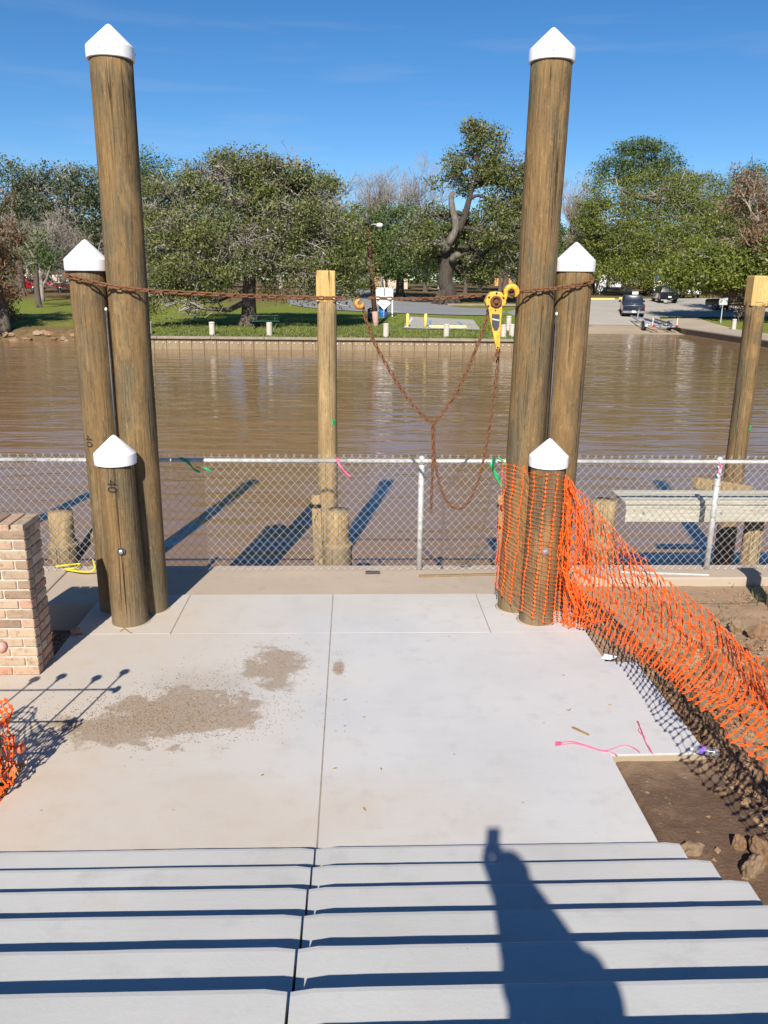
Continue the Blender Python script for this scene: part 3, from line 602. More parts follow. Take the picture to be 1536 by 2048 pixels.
# T4 the great oak across the parking lot, dome crown behind it
for i, (px, py, Yd, bl, m, lab) in enumerate([
    (1297, 596, 112, [(1225, 440, 0, 60, 50, 190), (1300, 395, 1, 80, 50, 260), (1370, 440, 0, 70, 55, 230), (1250, 500, -2, 70, 45, 210), (1335, 500, -3, 70, 50, 220), (1225, 545, -3, 60, 22, 120), (1300, 550, -4, 75, 26, 160), (1190, 400, 1, 30, 50, 90), (1380, 385, 2, 50, 40, 120), (1170, 470, 1, 35, 60, 90)], 'olive', 'huge yellow green live oak spreading behind the parked truck'),
    (1280, 590, 150, [(1280, 325, 0, 72, 36, 190), (1235, 340, 0, 40, 26, 80), (1325, 345, 0, 40, 30, 90), (1280, 300, 0, 45, 18, 70), (1300, 370, 0, 60, 30, 90)], 'deep', 'tall dome crowned tree rising above the yellow green oak'),
    (1450, 600, 118, [(1440, 400, 0, 65, 48, 190), (1410, 470, -2, 55, 55, 180), (1490, 440, 0, 60, 60, 190), (1510, 360, 3, 40, 30, 80), (1460, 510, -2, 70, 45, 180), (1530, 500, 0, 50, 70, 150)], 'oak', 'dark green oak standing behind the black truck in the shade'),
    (1590, 655, 74, [(1420, 552, 0, 60, 22, 170), (1375, 548, 0, 40, 30, 110), (1480, 548, -2, 62, 24, 150), (1450, 515, 0, 65, 32, 170), (1530, 540, -2, 50, 36, 130), (1590, 520, -4, 70, 60, 180)], 'olive', 'low spreading oak whose boughs overhang the black truck'),
    (45, 600, 98, [(30, 375, 0, 50, 45, 130), (100, 385, 0, 60, 42, 150), (165, 375, 0, 50, 40, 120), (70, 450, 0, 70, 45, 140), (190, 430, 0, 50, 60, 140), (140, 480, 3, 70, 50, 130), (10, 450, 0, 40, 50, 90), (240, 430, 4, 50, 70, 150)], 'grey', 'grey green oak rising behind the bare tree on the left shore'),
    (300, 600, 120, [(298, 345, 0, 42, 36, 100), (310, 400, 0, 40, 50, 110), (270, 380, 0, 30, 45, 60)], 'deep', 'round topped pine peeking out behind the broad lawn oak')]):
    bb = at(px, py, Yd); bb.z = far_h(bb.x, Yd); hgt = max(p[0].z for p in pb(Yd, bl))-bb.z
    leafy_tree('oak_tree' if i != 5 else 'pine_tree', lab, bb, [(bb-Vector((0, 0, .2)), .6), (bb+Vector((0, 0, hgt*.3)), .42), (bb+Vector((.2, 0, hgt*.7)), .25), (bb+Vector((.2, 0, hgt)), .1)], pb(Yd, bl, 1.1), MT[m], MT['bark'], .26 if Yd < 130 else .32, 15, .7, 30+i, moss=.12 if m in ('olive', 'grey') else 0, twigs=10, limb_r=.24, twigmat=MT['palebark'] if m in ('olive', 'grey') else MT['bark'])
# rust brown cypresses
for i, (px, py, Yd, h_, sp, nl) in enumerate([(12, 668, 54.2, 9.0, 1.0, 30000), (1575, 655, 70, 13.0, .75, 12000)]):
    bb = at(px, py, Yd); bb.z = far_h(bb.x, Yd)
    bare_tree('cypress_tree', ['rust brown cypress leaning over the left shore', 'rust brown cypress at the right edge of the parking lot'][i], bb, h_, sp, 50+i, MT['bark'] if i == 0 else MT['twig'], 5, .32, None, .3, 3, MT['rustleaf'], .12 if i == 0 else .15, nl)
# bare winter trees
for i, (px, Yd, top, sp, up, lab) in enumerate([
    (150, 78, 400, .95, .25, 'wide bare grey tree behind the left shore lawn'), (85, 84, 410, .9, .3, 'bare grey tree with fine twigs beside the dark shore trunk'),
    (690, 118, 335, .7, .5, 'bare winter tree showing above the road bend'), (765, 125, 320, .6, .6, 'slender bare tree rising above the pink toilet block'), (800, 135, 296, .55, .7, 'tallest bare tree behind the dark round oak'),
    (1140, 120, 345, .5, .8, 'bare grey tree between the gnarled oak and the yellow green oak'), (1195, 116, 405, .75, .4, 'pale limbed bare tree at the near side of the yellow green oak'), (1400, 150, 330, .6, .6, 'faint bare tree behind the dome crowned tree'), (1465, 150, 335, .6, .6, 'faint bare tree behind the dark green oak'), (1525, 140, 310, .6, .6, 'reddish bare tree at the far end of the parking lot'),
    (635, 120, 350, .7, .5, 'bare tree behind the crown of the broad lawn oak')]):
    bb = at(px, 600, Yd); bb.z = far_h(bb.x, Yd); tp = at(px, top, Yd).z
    bare_tree('bare_tree', lab, bb, tp-bb.z, sp, 70+i, MT['twig'], 6, .24 if i < 2 else .32, 'bare winter trees', up, 3)
# grove behind: copies of three bushy trees, trunks in view
protos = []
for i, m in enumerate(('deep', 'oak', 'brownleaf')):
    rng = random.Random(90+i); bl = [(Vector((rng.uniform(-2.6, 2.6), rng.uniform(-2, 2), rng.uniform(4.2, 9.5))), (rng.uniform(1.8, 2.8), 2.2, rng.uniform(1.3, 2.0)), 75) for _ in range(8)]
    protos.append(leafy_tree('grove_tree', 'grove tree', (0, 0, 0), [(Vector((0, 0, -.3)), .38), (Vector((.1, 0, 3)), .28), (Vector((0, .1, 7)), .16)], bl, MT[m], MT['palebark'] if i else MT['bark'], .27, 13, .6, 95+i, group='trees of the far grove', twigs=5, limb_r=.14))
grove = [(655, 128, 0, 1.0), (715, 138, 2, .9), (762, 120, 1, .8), (850, 118, 0, .85), (880, 135, 1, 1.0), (930, 112, 0, .8), (960, 130, 1, 1.05), (1000, 112, 0, .75), (1035, 128, 1, 1.0), (1090, 120, 0, .95), (1150, 130, 2, 1.0), (1185, 120, 0, .8), (1215, 132, 1, .9), (1245, 140, 0, 1.0), (1330, 145, 1, 1.1), (1372, 138, 0, 1.0), (1420, 130, 1, 1.0), (1475, 128, 0, 1.1), (1525, 120, 1, 1.0), (60, 125, 1, 1.0), (130, 122, 0, .9), (185, 118, 2, .9), (345, 112, 1, .9), (420, 125, 0, 1.0), (560, 128, 1, 1.05), (610, 118, 0, .9), (1575, 110, 0, 1.1), (-40, 110, 1, 1.1), (735, 165, 0, 1.1), (900, 170, 1, 1.2), (1060, 165, 0, 1.2), (1180, 170, 1, 1.2), (520, 160, 0, 1.2), (250, 160, 1, 1.2), (100, 165, 0, 1.2)]
gl = ['dark green tree of the far grove', 'mid green tree of the far grove', 'brown leaved tree of the far grove']
for i, (px, Yd, k, s) in enumerate(grove):
    bb = at(px, 590, Yd); bb.z = far_h(bb.x, Yd)-.1; copy_thing(protos[k], bb, i*1.3, (s, s, s*random.uniform(.9, 1.1)), gl[k])
for p in protos:
    for c in list(p.children): bpy.data.objects.remove(c)
    bpy.data.objects.remove(p)
# the wood beyond the park, one mass
rng = np.random.default_rng(77); n = 5200; X = rng.uniform(-190, 260, n); Yw = rng.uniform(188, 225, n); hw = 6.5+3.5*np.array([noise.noise(Vector((x*.05, 3, 0))) for x in X]); Zw = 2.4+hw*rng.uniform(0, 1, n)**.7
C = np.repeat(np.stack([X, Yw, Zw], 1), 9, 0)+rng.normal(size=(n*9, 3))*np.array([1.0, .8, .6]); m = len(C); a = rng.normal(size=(m, 3)); a /= np.linalg.norm(a, axis=1)[:, None]; b = rng.normal(size=(m, 3)); b -= a*(a*b).sum(1)[:, None]; b /= np.linalg.norm(b, axis=1)[:, None]; q = rng.uniform(.3, .7, m)[:, None]
V = np.stack([C-a*q, C-b*q*.6, C+a*q, C+b*q*.6], 1).reshape(-1, 3)
tag(obj('far_woods', fast_mesh('far_woods', V, np.arange(len(V)).reshape(-1, 4), np.repeat(np.clip(np.repeat(rng.uniform(0, 1, n), 9)+rng.normal(size=m)*.15, 0, 1), 4)), MT['deep']), 'dark wood closing the view beyond the park', 'wood', kind='stuff')
# two dark trunks on the left lawn
bb = base_at(78, 615); leafy_tree('oak_tree', 'small dark trunked oak in front of the red car', bb, [(bb, .26), (bb+Vector((0, 0, 2)), .2), (bb+Vector((.2, 0, 4)), .14)], pb(bb.y, [(60, 520, 0, 40, 30, 60), (95, 500, 1, 30, 30, 40)]), MT['deep'], MT['bark'], .2, 12, .5, 61, twigs=6, limb_r=.1)

# ================================================================== FAR THINGS
bulk = thing('bulkhead', None, None, kind='structure')
pm = G().box((0, 0, 0), (.685, .22, 1.55), None, .02).mesh('panel'); bm_ = G().lathe([(.045, 0), (.045, .03), (.02, .045)], 8, (0, 0, 0), Matrix.Rotation(R_(90), 3, 'X')).mesh('bolt_head')
for i in range(39):
    x = -13.65+i*.7; o = obj('panel', pm, MT['bulk'], bulk, loc=(x, 47.6+.012*math.sin(i*2.1), -1.02+.008*math.sin(i*3.7)))
    for q in range(2):
        b = obj('bolt_head', bm_, MT['boltt'], o, loc=(-.175+q*.35, -.11, .57))
for i in range(9): G().box((-12.5+i*3.0, 47.58, -.17), (2.985, .5, .14), None, .02).build('cap_board', MT['capb'], bulk)
for i in range(16): G().box((13.0, 48.3+i*1.0, -.85), (.2, .985, 1.3), None, .02).build('panel', MT['bulk'], bulk)
rw = thing('ramp_wall', None, None, kind='structure')
for i in range(26): G().box((26.3, 40.5+i*1.0, -1.0+.004*math.sin(i)), (.2, .985, 1.2), None, .02).build('panel', MT['bulk'], rw)
G().box((26.3, 53.0, -.36), (.4, 26, .09), None, .02).build('cap_board', MT['capb'], rw)
# shore rocks on the left natural bank
rr = random.Random(3)
def rock_mesh(name, seed, rough=.35, sub=2, squash=(1, 1, .7)):
    import bmesh
    b = bmesh.new(); bmesh.ops.create_icosphere(b, subdivisions=sub, radius=1)
    for v in b.verts:
        n1 = noise.noise(v.co*1.3+Vector((seed*7.1, 0, 0))); n2 = noise.noise(v.co*3.1+Vector((0, seed*3.3, 0)))+.8*noise.noise(v.co*6.5+Vector((0, 0, seed*2.3)))
        v.co *= 1+rough*(n1*1.1+n2*.55); v.co = Vector((v.co.x*squash[0], v.co.y*squash[1], v.co.z*squash[2]))
    m = bpy.data.meshes.new(name); b.to_mesh(m); b.free(); return m
rmesh = [rock_mesh('shore_rock', k, .4, 1) for k in range(4)]
for i in range(34):
    x = -14.3-i*.42+rr.uniform(-.2, .2); y = 53.4+rr.uniform(-.3, .7); s = rr.uniform(.16, .38)
    o = tag(obj('shore_rock', rmesh[i % 4], MT['rock'] if i % 3 else MT['clod'], loc=(x, y, far_h(-20, y)+.05)), 'small rock on the muddy left shore', 'rock', 'rocks along the left shore'); o.scale = (s, s, s*.8); o.rotation_euler = (0, 0, rr.uniform(0, 6))
# concrete bollards
def bollard(loc, label, group='concrete posts along the far bulkhead', h=.72):
    t = thing('concrete_post', label, 'post', loc, group=group)
    G().lathe([(.17, -.1), (.165, h-.1), (.15, h-.04)], 14).build('shaft', MT['post'], t, False); G().lathe([(.15, h-.04), (.175, h-.03), (.175, h+.0), (.13, h+.05)], 14).build('head', MT['post'], t, False); return t
for px, py in ((301, 668), (424, 671), (538, 673), (660, 674), (772, 674), (893, 675), (1007, 676), (1025, 674)):
    p = far_hit(px, py); bollard((p.x, 48.3 if px < 1020 else 48.9, far_h(p.x, 48.3)-.02), 'short grey concrete post along the far bulkhead')
for px, py in ((993, 655), (1017, 660)): bollard(far_hit(px, py), 'short grey concrete post behind the bulkhead row', 'concrete posts behind the bulkhead', .8)
bollard(far_hit(1467, 660), 'lone concrete post on the grass beside the ramp wall', None, .8)
p = far_hit(390, 640); t = thing('marker_post', 'thin white marker post on the lawn under the broad oak', 'post', p); G().box((0, 0, .7), (.16, .16, 1.5), None, .02).build('shaft', MT['post'], t); G().box((0, 0, 1.5), (.2, .2, .12), None, .03).build('head', MT['signw'], t)
# accessible pad: yellow posts, wheel stop, blue lines
for px, lab in ((815, 'pale yellow post at the corner of the parking pad'), (851, 'pale yellow post in the middle of the parking pad edge')):
    p = far_hit(px, 655); t = thing('yellow_post', lab, 'post', p); G().lathe([(.10, -.1), (.10, .78), (.07, .84), (.02, .86)], 14).build('shaft', MT['ypaint'], t, True); G().lathe([(.16, 0), (.16, .03)], 14).build('footing', MT['conc'], t)
p = far_hit(895, 657); t = thing('wheel_stop', 'yellow wheel stop on the parking pad', 'wheel stop', p+Vector((0, 0, .06)))
G().add([(-1.2, -.09, 0), (1.2, -.09, 0), (1.2, .09, 0), (-1.2, .09, 0), (-1.15, -.06, .13), (1.15, -.06, .13), (1.15, .06, .13), (-1.15, .06, .13)], [(0, 3, 2, 1), (4, 5, 6, 7), (0, 1, 5, 4), (1, 2, 6, 5), (2, 3, 7, 6), (3, 0, 4, 7)]).build('block', MT['ypaint'], t)
for sx in (-.8, .8): G().lathe([(.03, .13), (.03, .145)], 8, (sx, 0, 0)).build('anchor_pin', MT['steel'], t)
for k, (x0, y0, x1, y1) in enumerate(((4.75, 52.0, 5.4, 58.5), (7.0, 52.0, 7.2, 57.5), (3.3, 52.1, 4.3, 61))):
    sheet('bay_line', [((lerp(x0, x1, i/6)-.07, lerp(y0, y1, i/6)), (lerp(x0, x1, i/6)+.07, lerp(y0, y1, i/6))) for i in range(7)], MT['bpaint'] if k < 2 else MT['signw'], .03)
# information sign, diamond and blue barrel
p = far_hit(768, 633); t = thing('notice_board', 'white two panel notice board on white posts by the road', 'sign', p)
k = p.y/FPX
for sx in (-.58, .62): G().box((sx, 0, .95), (.1, .1, 2.1), None, .01).build('post', MT['signw'], t)
for sx in (-.27, .3):
    pn = G().box((sx, -.06, 1.62), (.5, .04, .86), None, .01).build('panel', MT['signw'], t)
G().box((.015, -.05, 2.09), (1.2, .06, .08)).build('top_bar', MT['galv'], t); G().box((.015, -.045, 1.6), (.06, .03, .9)).build('divider', MT['dark'], t)
p2 = at(768, 606, p.y-1.2)
def text_mesh(s, size, name='lettering'):
    cu = bpy.data.curves.new(name, 'FONT'); cu.body = s; cu.size = size; cu.align_x = 'CENTER'; cu.align_y = 'CENTER'; cu.extrude = .002; o = bpy.data.objects.new(name, cu); COL.objects.link(o)
    dg = bpy.context.evaluated_depsgraph_get(); dg.update(); me = bpy.data.meshes.new_from_object(o.evaluated_get(dg)); bpy.data.objects.remove(o); return me
t = thing('warning_sign', 'white diamond warning sign on a thin post before the notice board', 'sign', (p2.x, p2.y, far_h(p2.x, p2.y)))
zc = p2.z-far_h(p2.x, p2.y)
G().box((0, 0, zc), (.72, .03, .72), Euler((0, R_(45), 0)), .008).build('plate', MT['signw'], t); G().box((0, .05, zc*.5), (.06, .06, zc)).build('post', MT['galv'], t)
for i, s in enumerate(('NO', 'WAKE')):
    o = obj('lettering', text_mesh(s, .2), MT['blackp'], t, loc=(0, -.022, zc+.09-.2*i)); o.rotation_euler = (R_(90), 0, 0)
p3 = far_hit(766, 634); t = thing('waste_barrel', 'blue plastic waste barrel under the diamond sign', 'barrel', p3)
G().lathe([(.30, 0), (.32, .05), (.31, .3), (.33, .34), (.31, .38), (.31, .66), (.33, .7), (.31, .74), (.3, .98)], 18).build('drum', MT['blue'], t, True); G().lathe([(.32, .98), (.33, 1.0), (.3, 1.05), (.1, 1.1)], 18).build('lid', MT['blue'], t, True)
t = thing('waste_bin', 'dark waste bin on the lawn beside the utility pole', 'bin', far_hit(743, 642)); G().lathe([(.24, 0), (.28, .75)], 16).build('drum', MT['dark'], t, True); G().lathe([(.3, .75), (.3, .8), (.12, .9)], 16).build('lid', MT['blackp'], t, True)
# leaning utility pole with street light
b = far_hit(752, 652); top = at(733, 432, b.y+.3); t = thing('utility_pole', 'leaning dark red utility pole with street light and pale painted foot', 'pole', b); d = top-b
G().tube([d*.13, d*.4, d*.7, d], [.17, .155, .14, .12], 12).build('shaft', MT['polew'], t, True); G().tube([-d*.03, d*.065, d*.135], [.19, .185, .176], 12).build('painted_foot', MT['polepink'], t, True)
tr_ = G().lathe([(.14, -.4), (.17, -.3), (.17, .25), (.1, .35)], 12, d*.98+Vector((.0, -.22, 0))).build('transformer', MT['dark'], t, True)
e = at(757, 449, b.y-.2)-b; arm = G().tube([d*.9, d*.93+(e-d*.93)*.5, e], .03, 8).build('arm', MT['galv'], t, True); G().lathe([(.05, .1), (.2, .05), (.22, -.08), (.12, -.18)], 12, e+Vector((.06, 0, 0))).build('lamp_head', MT['signw'], arm, True)
# pink toilet block
bL = at(740, 578, 131); bR = at(815, 578, 131); zb = far_h(bL.x, 131); Wd = bR.x-bL.x; t = thing('toilet_block', 'small pale pink block building with brown hipped roof behind the road', 'building', ((bL.x+bR.x)/2, 131, zb))
hz = at(770, 546, 131).z-zb
G().box((0, 2.5, hz/2-.1), (Wd, 5, hz+.2)).build('wall', MT['wallp'], t)
rf = G(); e_ = .45; rf.add([(-Wd/2-e_, -e_, hz), (Wd/2+e_, -e_, hz), (Wd/2+e_, 5+e_, hz), (-Wd/2-e_, 5+e_, hz), (-Wd/2+2, 2.5, hz+1.4), (Wd/2-2, 2.5, hz+1.4)], [(0, 1, 5, 4), (1, 2, 5), (2, 3, 4, 5), (3, 0, 4), (0, 3, 2, 1)]); ro = rf.build('roof', MT['roofb'], t)
G().box((0, -e_-.02, hz-.08), (Wd+2*e_, .06, .2)).build('fascia', MT['orangew'], ro)
dr = G().box((-Wd/2+.8, -.05, 1.0), (.95, .08, 2.0)).build('door', MT['orangew'], t); G().box((-Wd/2+1.15, -.1, 1.0), (.05, .05, .14)).build('handle', MT['galv'], dr)
for sx in (.2, 1.8): w_ = G().box((sx, -.03, hz-.55), (.7, .05, .35)).build('vent_window', MT['glass'], t); G().box((sx, -.05, hz-.76), (.85, .1, .07)).build('sill', MT['conc'], w_)
# distant houses seen between trunks
def house(px, py, Y, wpx, hpx, mat, label, roof=True):
    a = at(px, py, Y); k = Y/FPX; z0 = far_h(min(max(a.x, -40), 40), Y); h = max(1.5, hpx*k); W = wpx*k; t = thing('house', label, 'building', (a.x, Y, a.z))
    G().box((0, 3, h/2-.4), (W, 6, h+.8)).build('wall', mat, t)
    r = G().add([(-W/2-.4, -.4, h), (W/2+.4, -.4, h), (W/2+.4, 6.4, h), (-W/2-.4, 6.4, h), (-W/2-.4, 3, h+1.3), (W/2+.4, 3, h+1.3)], [(0, 1, 5, 4), (2, 3, 4, 5), (1, 2, 5), (3, 0, 4), (0, 3, 2, 1)]).build('roof', MT['roofb'], t)
    n = max(1, int(W/3))
    for i in range(n):
        wd = G().box((-W/2+(i+.5)*W/n, -.04, h*.55), (1.0, .06, h*.38)).build('window', MT['glass'], t); G().box((-W/2+(i+.5)*W/n, -.07, h*.34), (1.15, .1, .08)).build('sill', MT['signw'], wd)
    return t
house(1030, 575, 175, 80, 20, MT['orangew'], 'low orange brick house behind the trunks of the grove'); house(165, 575, 150, 110, 26, MT['wallp'], 'pale low house behind the bare tree on the left'); house(1210, 566, 185, 70, 18, MT['whitep'], 'white low house behind the parking lot trees')
# billboard trailer, yellow sign, lamp post, small white signs
p = at(1348, 566, 140); t = thing('site_container', 'white and blue container behind the parking lot trees', 'container', (p.x, 140, far_h(40, 140))); zz = p.z-far_h(40, 140)
G().box((0, 1.2, zz/2+.5), (7.4, 2.4, max(2.2, zz+1.5)), None, .04).build('box', MT['signw'], t); G().box((-1.6, -.03, zz+.75), (3.4, .05, .7)).build('blue_panel', MT['bpaint'], t); G().box((2.9, -.03, zz+.4), (1.0, .05, .9)).build('blue_panel', MT['bpaint'], t)
def small_sign(px, py, ptop, lab, w_=.62, mat='signw', h_=.75, Y=None):
    b = far_hit(px, py) if Y is None else Vector((at(px, py, Y).x, Y, far_h(at(px, py, Y).x, Y))); z = at(px, ptop, b.y).z-b.z; t = thing('small_sign', lab, 'sign', b); G().box((0, 0, z*.5), (.07, .07, z), None, .008).build('post', MT['galv'], t); G().box((0, -.06, z-h_*.4), (w_, .03, h_), None, .008).build('plate', MT[mat], t)
small_sign(1199, 590, 572, 'small white sign at the edge of the leaf litter behind the lot', .75); small_sign(1255, 590, 572, 'small white sign on brown post behind the pickup truck', .85); small_sign(1269, 601, 585, 'white sign rising right above the pickup cab', .7, h_=.95)
small_sign(1295, 575, 555, 'yellow sign among the trunks by the lamp post', 1.1, 'ypaint', 1.0, 130); small_sign(1441, 646, 597, 'dark backed road sign on the grass beside the black truck', .75, 'galv', .6)
b = at(1287, 580, 118); b.z = far_h(30, 118); t = thing('lamp_post', 'slim dark lamp post with globe among the trunks', 'lamp', b); z = at(1287, 533, 118).z-b.z
G().tube([(0, 0, -.1), (0, 0, .5), (0, 0, z)], [.12, .07, .05], 10).build('shaft', MT['dark'], t, True); G().lathe([(.05, 0), (.2, .1), (.22, .3), (.12, .42), (.02, .45)], 12, (0, 0, z)).build('globe', MT['signw'], t, True)
b = at(1560, 620, 84); b.z = far_h(40, 84); t = thing('street_light', 'street light arm reaching over the black truck from the right', 'lamp', b); z = at(1540, 497, 84).z-b.z
G().tube([(0, 0, -.2), (0, 0, z)], [.12, .08], 10).build('shaft', MT['galv'], t, True); hd = at(1523, 495, 84)-b; ar = G().tube([(0, 0, z), hd+Vector((.3, 0, .0))], .04, 8).build('arm', MT['galv'], t, True); G().box(hd, (.8, .3, .14), None, .05).build('lamp_head', MT['signw'], ar)
# picnic table under the oak
p = far_hit(528, 656); t = thing('picnic_table', 'green metal picnic table under the broad oak', 'table', p, .15); k_ = MT['deep']; gm = simple('park_green', (.03, .09, .06), .6)
for i in range(4): G().box((0, -.3+i*.2, .74), (1.8, .18, .04), None, .008).build('top_slat', gm, t)
for sy in (-.72, .72): G().box((0, sy, .44), (1.8, .26, .04), None, .008).build('bench', gm, t)
for sx in (-.65, .65):
    for sy in (-1, 1): G().tube([(sx, sy*.75, 0), (sx, sy*.2, .74)], .03, 6).build('leg', gm, t)
    G().tube([(sx, -.8, .42), (sx, .8, .42)], .025, 6).build('brace', gm, t)

# ------------------------------------------------------------------ vehicles
def profile_body(prof, w, mat, name, parent, inset=None):
    """prof: side outline (y forward, z) counter clockwise; sides pulled in towards top by inset(z)"""
    g = G(); n = len(prof); lay = [(-1, .0), (-.94, .04), (.94, .04), (1, .0)]; vs = []
    cy = sum(p[0] for p in prof)/n; cz = sum(p[1] for p in prof)/n
    for (sx, grow) in lay:
        for (y, z) in prof:
            s = 1-(inset(z) if inset else 0); sc = 1+grow*.5
            vs.append((sx*w/2*s, cy+(y-cy)*sc if grow else y, cz+(z-cz)*sc if grow else z))
    fs = [tuple(range(n)), tuple(3*n+k for k in range(n))[::-1]]
    for l in range(3):
        for k in range(n): a, b = l*n+k, l*n+(k+1) % n; fs.append((a, a+n, b+n, b))
    o = g.add(vs, fs).build(name, mat, parent); b = o.modifiers.new('round', 'BEVEL'); b.width = .05; b.segments = 3; b.limit_method = 'ANGLE'; b.angle_limit = R_(25)
    o.data.polygons.foreach_set('use_smooth', [True]*len(o.data.polygons)); return o
def wheel(parent, x, y, r=.38, wd=.26):
    rot = Matrix.Rotation(R_(90), 3, 'Y'); c = (x, y, r)
    w_ = G().lathe([(r*.62, -wd/2), (r*.93, -wd/2), (r, -wd/2+.04), (r, wd/2-.04), (r*.93, wd/2), (r*.62, wd/2)], 20, c, rot).build('wheel', MT['tyre'], parent, True)
    G().lathe([(r*.6, -wd/2+.02), (r*.55, -wd/2-.005), (r*.15, -wd/2+.03), (r*.15, wd/2-.03), (r*.55, wd/2+.005), (r*.6, wd/2-.02)], 16, c, rot).build('rim', MT['alu'], w_, True)
def vehicle(name, label, loc, rz, paint, kind):
    t = thing(name, label, 'truck' if kind == 'pickup' else 'car', loc, rz)
    W = 1.96; P = MT[paint]
    if kind == 'pickup':
        L_, wy = 5.7, (1.75, -1.75); body = [(-2.85, .55), (-2.8, .5), (2.75, .5), (2.85, .62), (2.85, .98), (2.7, 1.08), (1.35, 1.16), (-2.85, 1.16)]
        cab = [(-.75, 1.13), (1.4, 1.13), (.62, 1.86), (-.6, 1.88)]; zt = 1.15
    else:
        L_, wy = 4.9, (1.5, -1.45); body = [(-2.4, .55), (-2.35, .42), (2.35, .42), (2.45, .6), (2.45, .9), (2.3, 1.0), (1.15, 1.08), (-2.42, 1.12)]
        cab = [(-2.38, 1.08), (1.2, 1.06), (.35, 1.7), (-2.1, 1.74)]; zt = 1.1
    bo = profile_body(body, W, P, 'body', t)
    ca = profile_body(cab, W-.1, P, 'cab', t, lambda z: .14*max(0, (z-zt)/.7))
    G().box((0, (body[0][0]+body[1][0])/2+.3, .52), (W-.06, .5, .3)).build('rear_valance', MT['blackp'], t)
    # glass: rear, front, sides
    def pane(pts, nm): return G().add(pts, [(0, 1, 2, 3)]).build(nm, MT['glass'], ca)
    y0 = cab[0][0]; y3 = cab[3][0]; zt2 = cab[3][1]; wt = (W-.1)/2*.87; wb = (W-.1)/2*.97
    lo, hi = .18, .86
    def P3(sx, yb, yt, t_): return (sx*lerp(wb, wt, t_), lerp(yb, yt, t_)-(.012 if yb == y0 else -.012), lerp(zt, zt2, t_))
    pane([P3(-.86, y0, y3, lo), P3(.86, y0, y3, lo), P3(.86, y0, y3, hi), P3(-.86, y0, y3, hi)], 'rear_window')
    yf, yft = cab[1][0], cab[2][0]; pane([P3(.88, yf, yft, lo), P3(-.88, yf, yft, lo), P3(-.88, yf, yft, hi), P3(.88, yf, yft, hi)], 'windscreen')
    for sx in (-1, 1):
        segs = [(.06, .50), (.54, .94)] if kind == 'pickup' else [(.05, .34), (.37, .64), (.67, .95)]
        for (a, b_) in segs:
            def S(u, t_): ya = lerp(lerp(y0, y3, t_), lerp(yf, yft, t_), u); return (sx*(lerp(wb, wt, t_)+.035), ya, lerp(zt, zt2, t_))
            q = [S(a, .16), S(b_, .16), S(b_, .84), S(a, .84)]; pane(q if sx > 0 else q[::-1], 'side_window')
        for y in wy: wheel(t, sx*(W/2-.13), y)
        rear = body[0][0]
        if kind == 'pickup':
            G().box((sx*(W/2-.11), rear+.03, .93), (.2, .16, .42), None, .02).build('tail_light', MT['tail'], t)
        else: G().box((sx*(W/2-.12), rear+.04, 1.0), (.22, .16, .34), None, .02).build('tail_light', MT['tail'], t)
        G().box((sx*(W/2+.12), yf-.25, 1.2), (.22, .1, .18), None, .03).build('mirror', P, t)
        G().box((sx*(W/2-.25), -body[0][0]*1.0-.02, .82), (.36, .1, .2), None, .03).build('headlight', MT['alu'], t)
        for yy in ([.2] if kind == 'pickup' else [.0, -1.0]): G().box((sx*(W/2+.01), yy, .98), (.03, .18, .035)).build('door_handle', MT['chrome'], t)
    bp = G().box((0, body[0][0]-.08, .58), (W-.06, .22, .2), None, .03).build('rear_bumper', MT['chrome'] if kind == 'pickup' else P, t); G().box((0, body[0][0]-.2, .62), (.32, .02, .16)).build('number_plate', MT['signw'], bp)
    if kind == 'pickup':
        G().box((0, body[0][0]+.035, .92), (W-.5, .06, .42), None, .02).build('tailgate', P, t); G().box((0, -1.75, 1.155), (W-.28, 1.9, .04)).build('bed_cover', MT['black'], t); G().box((0, y3+.0, zt2-.06), (.4, .06, .05)).build('brake_light', MT['tail'], t)
    else:
        for sx in (-1, 1): G().tube([(sx*.7, .2, 1.76), (sx*.72, -.8, 1.80), (sx*.7, -1.9, 1.77)], .025, 6).build('roof_rail', MT['chrome'], t)
    return t
def grd(x, y): return far_h(x, y)+.08
a = far_hit(1252, 637); b = far_hit(1292, 636); c = (a+b)/2
vehicle('pickup_truck', 'dark navy pickup truck with red tail lights towing a boat trailer', (c.x+.5, c.y+2.9, grd(c.x, c.y+1)), R_(-15), 'navy', 'pickup').rotation_euler.x = R_(3.5)
p = far_hit(1352, 608); vehicle('suv_car', 'dark navy sport utility car parked at the far kerb', (p.x-.6, p.y+2, grd(p.x, p.y+1)), R_(-8), 'navy', 'suv')
p = far_hit(1383, 597); vehicle('parked_car', 'white car parked ahead of the navy sport utility car', (p.x, p.y+1, grd(p.x, p.y+1)), R_(-12), 'whitep', 'suv')
p = far_hit(1478, 628); vehicle('pickup_truck', 'black truck standing in the deep tree shade by the road sign', (p.x+.6, p.y+2, grd(p.x, p.y+2)), R_(35), 'blackp', 'pickup')
p = far_hit(95, 585); vehicle('parked_car', 'red car parked behind the bare tree on the left', (p.x, p.y, grd(p.x, p.y)), R_(-70), 'redp', 'suv')
